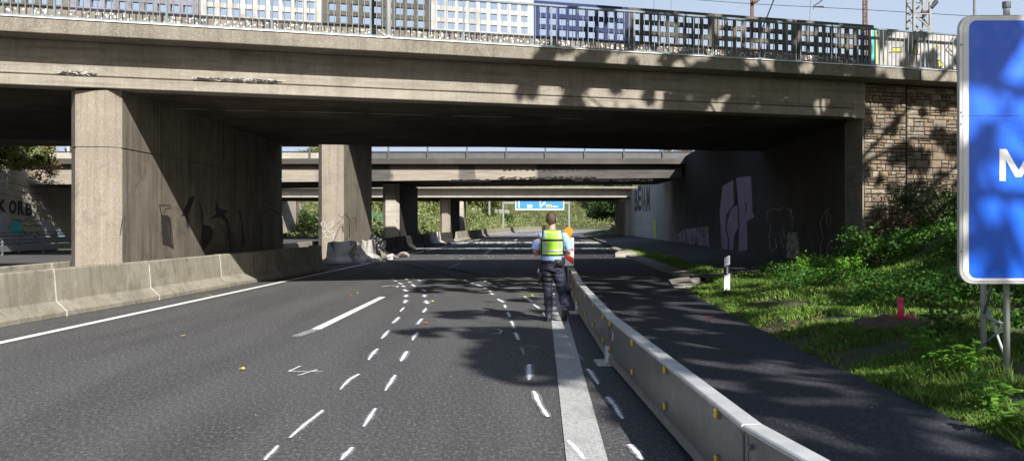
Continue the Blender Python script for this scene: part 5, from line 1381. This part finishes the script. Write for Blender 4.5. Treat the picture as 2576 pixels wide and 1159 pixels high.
lpp = thing('lamp_post', 'thin grey post standing on the slope left of the gantry', 'post', (at(*c6(484,640),170).x, 170, 5)); m_ = MB(); c = at(*c6(484,640),170); m_.tube([(c.x,170,3),(c.x,170,c.z+3.5)], .2, 8); m_.build('pole', 'mast_grey', lpp)
# white van-like distant dwelling blocks are hidden; a pale bright wall far left behind the fence
fw = thing('building', 'pale flat building far behind the green mesh fence', 'building', (-34, 175, 0))
m_ = MB(); m_.box(-44, -29, 175, 190, 0, 7); m_.build('wall', 'screen_white', fw)
m_ = MB(); m_.box(-44.3, -28.7, 174.7, 190.3, 7, 7.3); m_.build('roof', 'mast_grey', fw)
for k in range(4): m_ = MB(); m_.box(-43+k*3.6, -41+k*3.6, 174.94, 174.99, 3, 4.6); m_.build('window', 'glass_grey', fw)

# fallen leaves on the road
def fleaf(x, y, mat, lb, s=.07, gp_=None):
    p = gr(x, y); bm_ = MB(); n_ = 10; ring = []
    for k in range(n_):
        a = 2*math.pi*k/n_; r_ = s*(1 if k % 2 else .55)*random.uniform(.8,1.2); ring.append((p.x+math.cos(a)*r_, p.y+math.sin(a)*r_, .018+random.random()*.025))
    ring.append((p.x, p.y, .03)); bm_.add(ring, [(k, (k+1) % n_, n_) for k in range(n_)])
    o = bm_.build('fallen_leaf', mat); tag(o, lb, 'leaf', gp_ or 'fallen leaves on the road')
for cx, cy, mm, lb, s in ((1253,343,'leaf_orange','orange maple leaf lying near the tree shadow edge',.075),(157,620,'leaf_yellow','yellow leaf alone on the left lane, below the lane dash',.06),(1287,214,'leaf_yellow','small yellow leaf beside the second dotted spray line',.07),
   (803,173,'leaf_orange','rusty leaf left of the lane dash far end',.06),(845,163,'leaf_yellow','tiny yellow leaf next to the rusty one',.05),(1716,133,'leaf_yellow','yellow leaf near the farthest spray number',.08)):
    fleaf(*c2(cx, cy), mm, lb, s*.65)
fleaf(*c4(1052,1110), 'leaf_yellow', 'yellow leaf in the middle of the left lane', .04)
fleaf(2143,878+10, 'leaf_orange', 'brown leaf at the ragged edge of the shoulder', .06)

# ------------------------------------------------------------------ the officer, seen from behind, walking away
pf = gr(1389, 808); OFF = Vector((pf.x, pf.y, 0))
off = thing('person', 'officer seen from behind, light blue shirt, yellow vest, navy trousers, walking on the wide line', 'person', tuple(OFF))
def ring(c, rx, ry, n=20, tilt=0.0):
    return [OFF+Vector((c[0]+rx*math.cos(2*math.pi*k/n), c[1]+ry*math.sin(2*math.pi*k/n), c[2]+tilt*math.sin(2*math.pi*k/n))) for k in range(n)]
def limb(mb, pts, rad, n=14): mb.tube([OFF+Vector(p) for p in pts], rad, n)
def cloth(mb, name, mat, parent, vox=.009, sm=6, wr=0.0, wsc=14, stretch=(1,1,1)):
    o = mb.build(name, mat, parent); add_mod(o, 'REMESH', mode='VOXEL', voxel_size=vox, adaptivity=0); add_mod(o, 'SMOOTH', factor=.5, iterations=sm); bake(o)
    if wr:
        nr = [v.normal.copy() for v in o.data.vertices]
        for v, nn_ in zip(o.data.vertices, nr):
            q_ = Vector((v.co.x*stretch[0], v.co.y*stretch[1], v.co.z*stretch[2]))*wsc
            v.co += nn_*wr*(mnoise.noise(q_)+.5*mnoise.noise(q_*2.3))
    o.data.polygons.foreach_set('use_smooth', [True]*len(o.data.polygons)); return o
TOR = [(.93,.178,.128),(.985,.182,.13),(1.08,.178,.122),(1.2,.186,.122),(1.32,.2,.125),(1.39,.2,.118),(1.435,.175,.1),(1.47,.11,.08),(1.5,.075,.068)]
mb = MB()
mb.loft([ring((0,0,z), rx*.93, ry*.93) for z, rx, ry in TOR]); mb.loft([ring((0,.005,1.44),.062,.062), ring((0,.012,1.53),.056,.06), ring((0,.02,1.6),.055,.06)])
HC = Vector((-.015,.03,1.685))
hd = []
for k in range(11):
    t = math.pi*(k+.02)/10.04; z = -math.cos(t)*.118; r_ = math.sin(t)
    hd.append(ring((HC.x, HC.y+(.012 if z < -.03 else -.004), HC.z+z), (.078 if z > -.02 else .078+z*.22)*r_+.002, (.098 if z > -.04 else .09)*r_+.002))
mb.loft(hd)
limb(mb, [HC+Vector((0,.085,.02)), HC+Vector((0,.115,-.012))], [.009,.014])            # nose
limb(mb, [HC+Vector((-.025,.078,-.085)), HC+Vector((.025,.078,-.085))], [.018,.018])   # chin
limb(mb, [HC+Vector((-.02,.094,-.05)), HC+Vector((.02,.094,-.05))], [.006,.006])       # mouth
for sx in (-1, 1):
    mb.loft([ring((HC.x+sx*.078,HC.y-.005,HC.z-.035),.009,.012,10), ring((HC.x+sx*.086,HC.y-.012,HC.z-.01),.008,.02,10), ring((HC.x+sx*.084,HC.y-.012,HC.z+.02),.008,.016,10)])
    limb(mb, [(sx*.17,0,1.41),(sx*.24,-.005,1.33),(sx*.28,-.02,1.15),(sx*.268,.03,1.115),(sx*.21,.17,1.12),(sx*.185,.235,1.13)], [.055,.052,.045,.045,.036,.027])
    W = Vector((sx*.185,.235,1.13)); 
    limb(mb, [W, W+Vector((-sx*.02,.045,.005)), W+Vector((-sx*.035,.085,.0))], [.027,.036,.03])
    for f in range(4):
        b_ = W+Vector((-sx*(.02+.01*f),.09-.004*f,.028-.019*f)); L_ = (.07,.078,.073,.058)[f]
        limb(mb, [b_, b_+Vector((-sx*.35*L_,.45*L_,0)), b_+Vector((-sx*.85*L_,.5*L_,-.004)), b_+Vector((-sx*1.1*L_,.2*L_,-.006))], [.0092,.0088,.008,.0065], 8)
    tb = W+Vector((-sx*.02,.035,.03)); limb(mb, [tb, tb+Vector((-sx*.022,.02,.022)), tb+Vector((-sx*.045,.045,.022))], [.012,.0105,.008], 8)
    limb(mb, [(sx*.09,0,.93),(sx*(.165 if sx > 0 else .066),-.02 if sx > 0 else .016,.5),(sx*(.178 if sx > 0 else .06),-.1 if sx > 0 else -.004,.41 if sx > 0 else .3)], [.07,.045,.04])
body = cloth(mb, 'body', 'skin', off, .0065, 3)
# hair cap, short
mb = MB(); hr_ = []
for k in range(8):
    t = math.pi*(.30+.70*(k+.02)/7.04); z = -math.cos(t)*.124; r_ = math.sin(t)
    hr_.append(ring((HC.x, HC.y-.014, HC.z+z+.003), .084*r_+.002, .096*r_+.002))
mb.loft(hr_); mb.loft([ring((HC.x,HC.y-.045,HC.z-.098),.045,.035), ring((HC.x,HC.y-.03,HC.z-.06),.064,.062), ring((HC.x,HC.y-.025,HC.z-.02),.078,.078)])
cloth(mb, 'hair', 'hair', off, .006, 3, .006, 45)
# shirt
mb = MB(); mb.loft([ring((0,0,z), rx+.006, ry+.006) for z, rx, ry in TOR[1:]])
for sx in (-1, 1): limb(mb, [(sx*.12,0,1.40),(sx*.19,-.002,1.385),(sx*.245,-.008,1.3),(sx*.283,-.016,1.19),(sx*.29,-.018,1.172)], [.07,.079,.075,.071,.074], 16)
mb.loft([ring((0,-.002,.99), .19, .138), ring((0,-.002,1.03), .196, .142), ring((0,0,1.09), .186,.132)])
shirt = cloth(mb, 'shirt', 'shirt', off, .008, 3, .008, 11, (1,1,.7))
mb = MB(); mb.loft([ring((0,.006,1.478),.076,.074,20,.004), ring((0,.01,1.512),.068,.07,20,.004), ring((0,.01,1.515),.062,.064,20,.004), ring((0,.008,1.48),.066,.066,20,.004)]); mb.build('collar', 'shirt', off, True)
# trousers
mb = MB(); mb.loft([ring((0,0,z), rx, ry) for z, rx, ry in ((.86,.175,.13),(.93,.19,.138),(.975,.188,.134),(1.0,.182,.128))])
limb(mb, [(-.085,0,.93),(-.095,.0,.8),(-.08,.012,.62),(-.066,.016,.48),(-.06,-.006,.3),(-.055,.0,.12),(-.055,.0,.09)], [.105,.104,.088,.077,.073,.06,.062], 18)
limb(mb, [(.085,-.005,.93),(.108,-.012,.8),(.14,-.02,.62),(.165,-.02,.5),(.178,-.11,.4),(.19,-.22,.3),(.192,-.245,.28)], [.105,.106,.093,.084,.084,.068,.07], 18)
limb(mb, [(-.05,-.05,.9),(-.06,-.045,.84)], [.09,.1]); limb(mb, [(.055,-.05,.9),(.065,-.045,.84)], [.09,.1])
tr_ = cloth(mb, 'trousers', 'trousers', off, .009, 3, .017, 9, (1,1,2.2))
# belt and kit
mb = MB(); n = 36
mb.loft([[OFF+Vector(((.19+e)*math.cos(2*math.pi*k/n), (.136+e)*math.sin(2*math.pi*k/n), z)) for k in range(n)] for z, e in ((.965,.004),(.965,.012),(1.008,.012),(1.008,.004))]); mb.build('belt', 'leather', off, True)
def kit(nm, c, h, mat='leather', parent=off, bw=.012, rz=0.0, ry=0.0):
    mb = MB(); M_ = Matrix.Rotation(rz, 3, 'Z')@Matrix.Rotation(ry, 3, 'Y')
    P_ = [OFF+Vector(c)+M_@Vector((x*h[0], y*h[1], z*h[2])) for z in (-1, 1) for x, y in ((-1,-1),(1,-1),(1,1),(-1,1))]
    mb.hexa(P_[:4], P_[4:]); o = mb.build(nm, mat, parent); bevel(o, bw, 3); o.data.polygons.foreach_set('use_smooth', [True]*6); return o
pch = kit('belt_pouch', (.085,-.165,.975), (.045,.032,.05)); kit('belt_pouch', (.15,-.13,.96), (.035,.03,.055), rz=.5)
mb = MB(); c = OFF+Vector((.085,-.198,.97)); mb.tube([c, c+Vector((0,-.014,0))], .026, 16); mb.build('round_clasp', 'black_plastic', off, True)
kit('radio', (.175,-.09,1.0), (.024,.03,.06), rz=.6); kit('key_strap', (.035,-.152,.945), (.007,.006,.04), 'steel_dark', bw=.003)
kit('holster', (-.2,-.02,.72), (.026,.055,.1), ry=.1); kit('pistol_grip', (-.226,-.03,.83), (.014,.03,.035), 'steel_dark', ry=.15, bw=.006); kit('holster_tip', (-.2,-.02,.63), (.018,.035,.03), 'steel_dark', bw=.006)
for z, r_ in ((.76,.113),(.685,.104)):
    mb = MB(); mb.loft([[OFF+Vector((-.086+(z-.76)*-.2+(r_+e)*math.cos(2*math.pi*k/28), .004+(r_+e)*math.sin(2*math.pi*k/28), zz_)) for k in range(28)] for zz_, e in ((z-.018,.0),(z-.018,.007),(z+.018,.009),(z+.018,.002))]); mb.build('leg_strap', 'leather', off, True)
# vest: panels that follow the torso
def tr_at(z):
    for (z0_, a0_, b0_), (z1_, a1_, b1_) in zip(TOR[:-1], TOR[1:]):
        if z0_ <= z <= z1_: t = (z-z0_)/(z1_-z0_); return a0_+(a1_-a0_)*t, b0_+(b1_-b0_)*t
    return TOR[-1][1:]
def vpt(x, z, o_, back=True):
    rx, ry = tr_at(min(z, 1.44)); rx += .012+o_; ry += .016+o_; t = max(-.97, min(.97, x/rx)); y = ry*math.sqrt(1-t*t)
    if z > 1.44: y -= (z-1.44)*.55
    return OFF+Vector((x, -y if back else y, z))
def vpatch(nm, mat, x0, x1, z0, z1, o_, back=True, nx_=14, nz_=12, par=None):
    f0 = x0 if callable(x0) else (lambda z: x0); f1 = x1 if callable(x1) else (lambda z: x1)
    vs = []; mb = MB()
    for j in range(nz_+1):
        z = z0+(z1-z0)*j/nz_
        for i in range(nx_+1): vs.append(vpt(f0(z)+(f1(z)-f0(z))*i/nx_, z, o_, back))
    mb.add(vs, [(j*(nx_+1)+i, j*(nx_+1)+i+1, (j+1)*(nx_+1)+i+1, (j+1)*(nx_+1)+i) for j in range(nz_) for i in range(nx_)])
    o = mb.build(nm, mat, par or off, True); add_mod(o, 'SOLIDIFY', thickness=.003, offset=0); return o
hw_ = lambda e: (lambda z: (.186 if z < 1.3 else .186-(z-1.3)*.16)-e)
ng = lambda f: (lambda z: -f(z))
vest = vpatch('safety_vest', 'vest_trim', ng(hw_(0)), hw_(0), 1.085, 1.505, .012)
vpatch('vest_front', 'vest_trim', ng(hw_(0)), hw_(0), 1.085, 1.47, .012, False, par=vest)
vpatch('yellow_panel', 'vest_yellow', ng(hw_(.017)), hw_(.017), 1.1, 1.315, .017, par=vest); vpatch('yellow_panel', 'vest_yellow', ng(hw_(.012)), hw_(.012), 1.348, 1.495, .017, par=vest)
vpatch('yellow_panel', 'vest_yellow', ng(hw_(.017)), hw_(.017), 1.1, 1.46, .017, False, par=vest)
for sx in (-1, 1):
    a_, b_ = sorted((sx*.105, sx*.145)); vpatch('reflective_strip', 'vest_silver', a_, b_, 1.1, 1.315, .0205, nx_=4, par=vest); vpatch('reflective_strip', 'vest_silver', a_, b_, 1.348, 1.49, .0205, nx_=4, par=vest)
vpatch('reflective_strip', 'vest_silver', ng(hw_(.02)), hw_(.02), 1.145, 1.18, .0235, nz_=3, par=vest)
text_on(lambda u, v: vpt(-.098+.196*u, 1.405+.046*v, .0225), 'POLIZEI', 'lettering', 'vest_letter', vest, .02)
# boots
def boot(c, pitch, nm='boot'):
    M_ = Matrix.Rotation(pitch, 3, 'X'); T = lambda p: OFF+Vector(c)+M_@Vector(p)
    mb = MB(); pr_ = []
    for y, w_, h0, h1 in ((-.09,.034,0,.06),(-.075,.042,0,.15),(-.02,.044,0,.16),(.03,.044,0,.12),(.08,.048,0,.085),(.14,.05,0,.07),(.18,.042,.004,.055),(.205,.02,.012,.035)):
        pr_.append([T((w_*math.cos(a), y, (h0+h1)/2+(h1-h0)/2*math.sin(a)*(1 if math.sin(a) > 0 else 1))) for a in [2*math.pi*k/14 for k in range(14)]])
    mb.loft(pr_); mb.tube([T((0,-.035,.1)), T((0,-.04,.21))], [.046,.05], 14)
    o = cloth(mb, nm, 'leather', off, .007, 2)
    mb = MB(); P0 = [(-.038,-.09),(.038,-.09),(.042,.0),(.05,.12),(.036,.19),(0,.21),(-.036,.19),(-.05,.12),(-.042,.0)]
    mb.hexa([T((x, y, -.012)) for x, y in P0], [T((x, y, .016)) for x, y in P0]); mb.build('sole', 'black_plastic', o)
boot((-.058,.02,.013), 0); boot((.195,-.17,.155), -.78)

# dry stalks and litter in the verge
Dp = []
while len(Dp) < 1500:
    Y = 7+18*random.random(); X = xe(Y)+random.random()**1.5*6
    if inverge(X, Y) and mnoise.noise(Vector((X*.8, Y*.8, 21))) > .05: Dp.append((X, Y, hgt(X, Y)+.02+.08*random.random()))
V_, F_ = leaf_geo(np.array(Dp), .09, .5, .3); o = npmesh('leaf_litter', V_, F_, 'leaf_dry'); tag(o, 'dry brown leaf litter lying between the grass of the verge', 'leaf litter', None, 'stuff')

# strip of grass between road kerb and path under the bridge
Vs = []
for _ in range(9000):
    Y = random.uniform(27.5, 52); X = xe(Y)+.45+random.random()*1.3*(.6+.5*mnoise.noise(Vector((0, Y*.4, 8)))); z = hgt(X, Y)+.06; h1 = random.uniform(.05, .16); a = random.random()*6.28
    dx, dy = .012*math.cos(a), .012*math.sin(a); Vs += [(X-dx, Y-dy, z), (X+dx, Y+dy, z), (X+random.uniform(-.05,.05), Y+random.uniform(-.05,.05), z+h1)]
o = npmesh('grass', np.array(Vs), np.arange(len(Vs)).reshape(-1, 3), 'grass'); tag(o, 'narrow dark strip of grass between kerb and path beneath the near bridge', 'grass', None, 'stuff')

# separate bushes on the far slope
kinds = [('leaf_dark','dark green'),('leaf_far','yellowish green'),('scrub','pale green'),('leaf_autumn','brownish green')]
nb = 0
random.seed(31)
while nb < 30:
    Y = random.uniform(118, 225); X = random.uniform(-32, 34)
    if xl(Y)-7 < X < xe(Y)+5: continue
    k = nb % 4; r0 = random.uniform(1.0, 2.4)
    shrub('bush', kinds[k][1]+' round bush growing among scrub on the slope beyond the bridges', (X, Y, hgt(X, Y)), (r0, r0, r0*random.uniform(.8, 1.3)), 1500, kinds[k][0], .32, kinds[k][1]+' bushes on the far slope', nclump=7, cat='bush')
    nb += 1
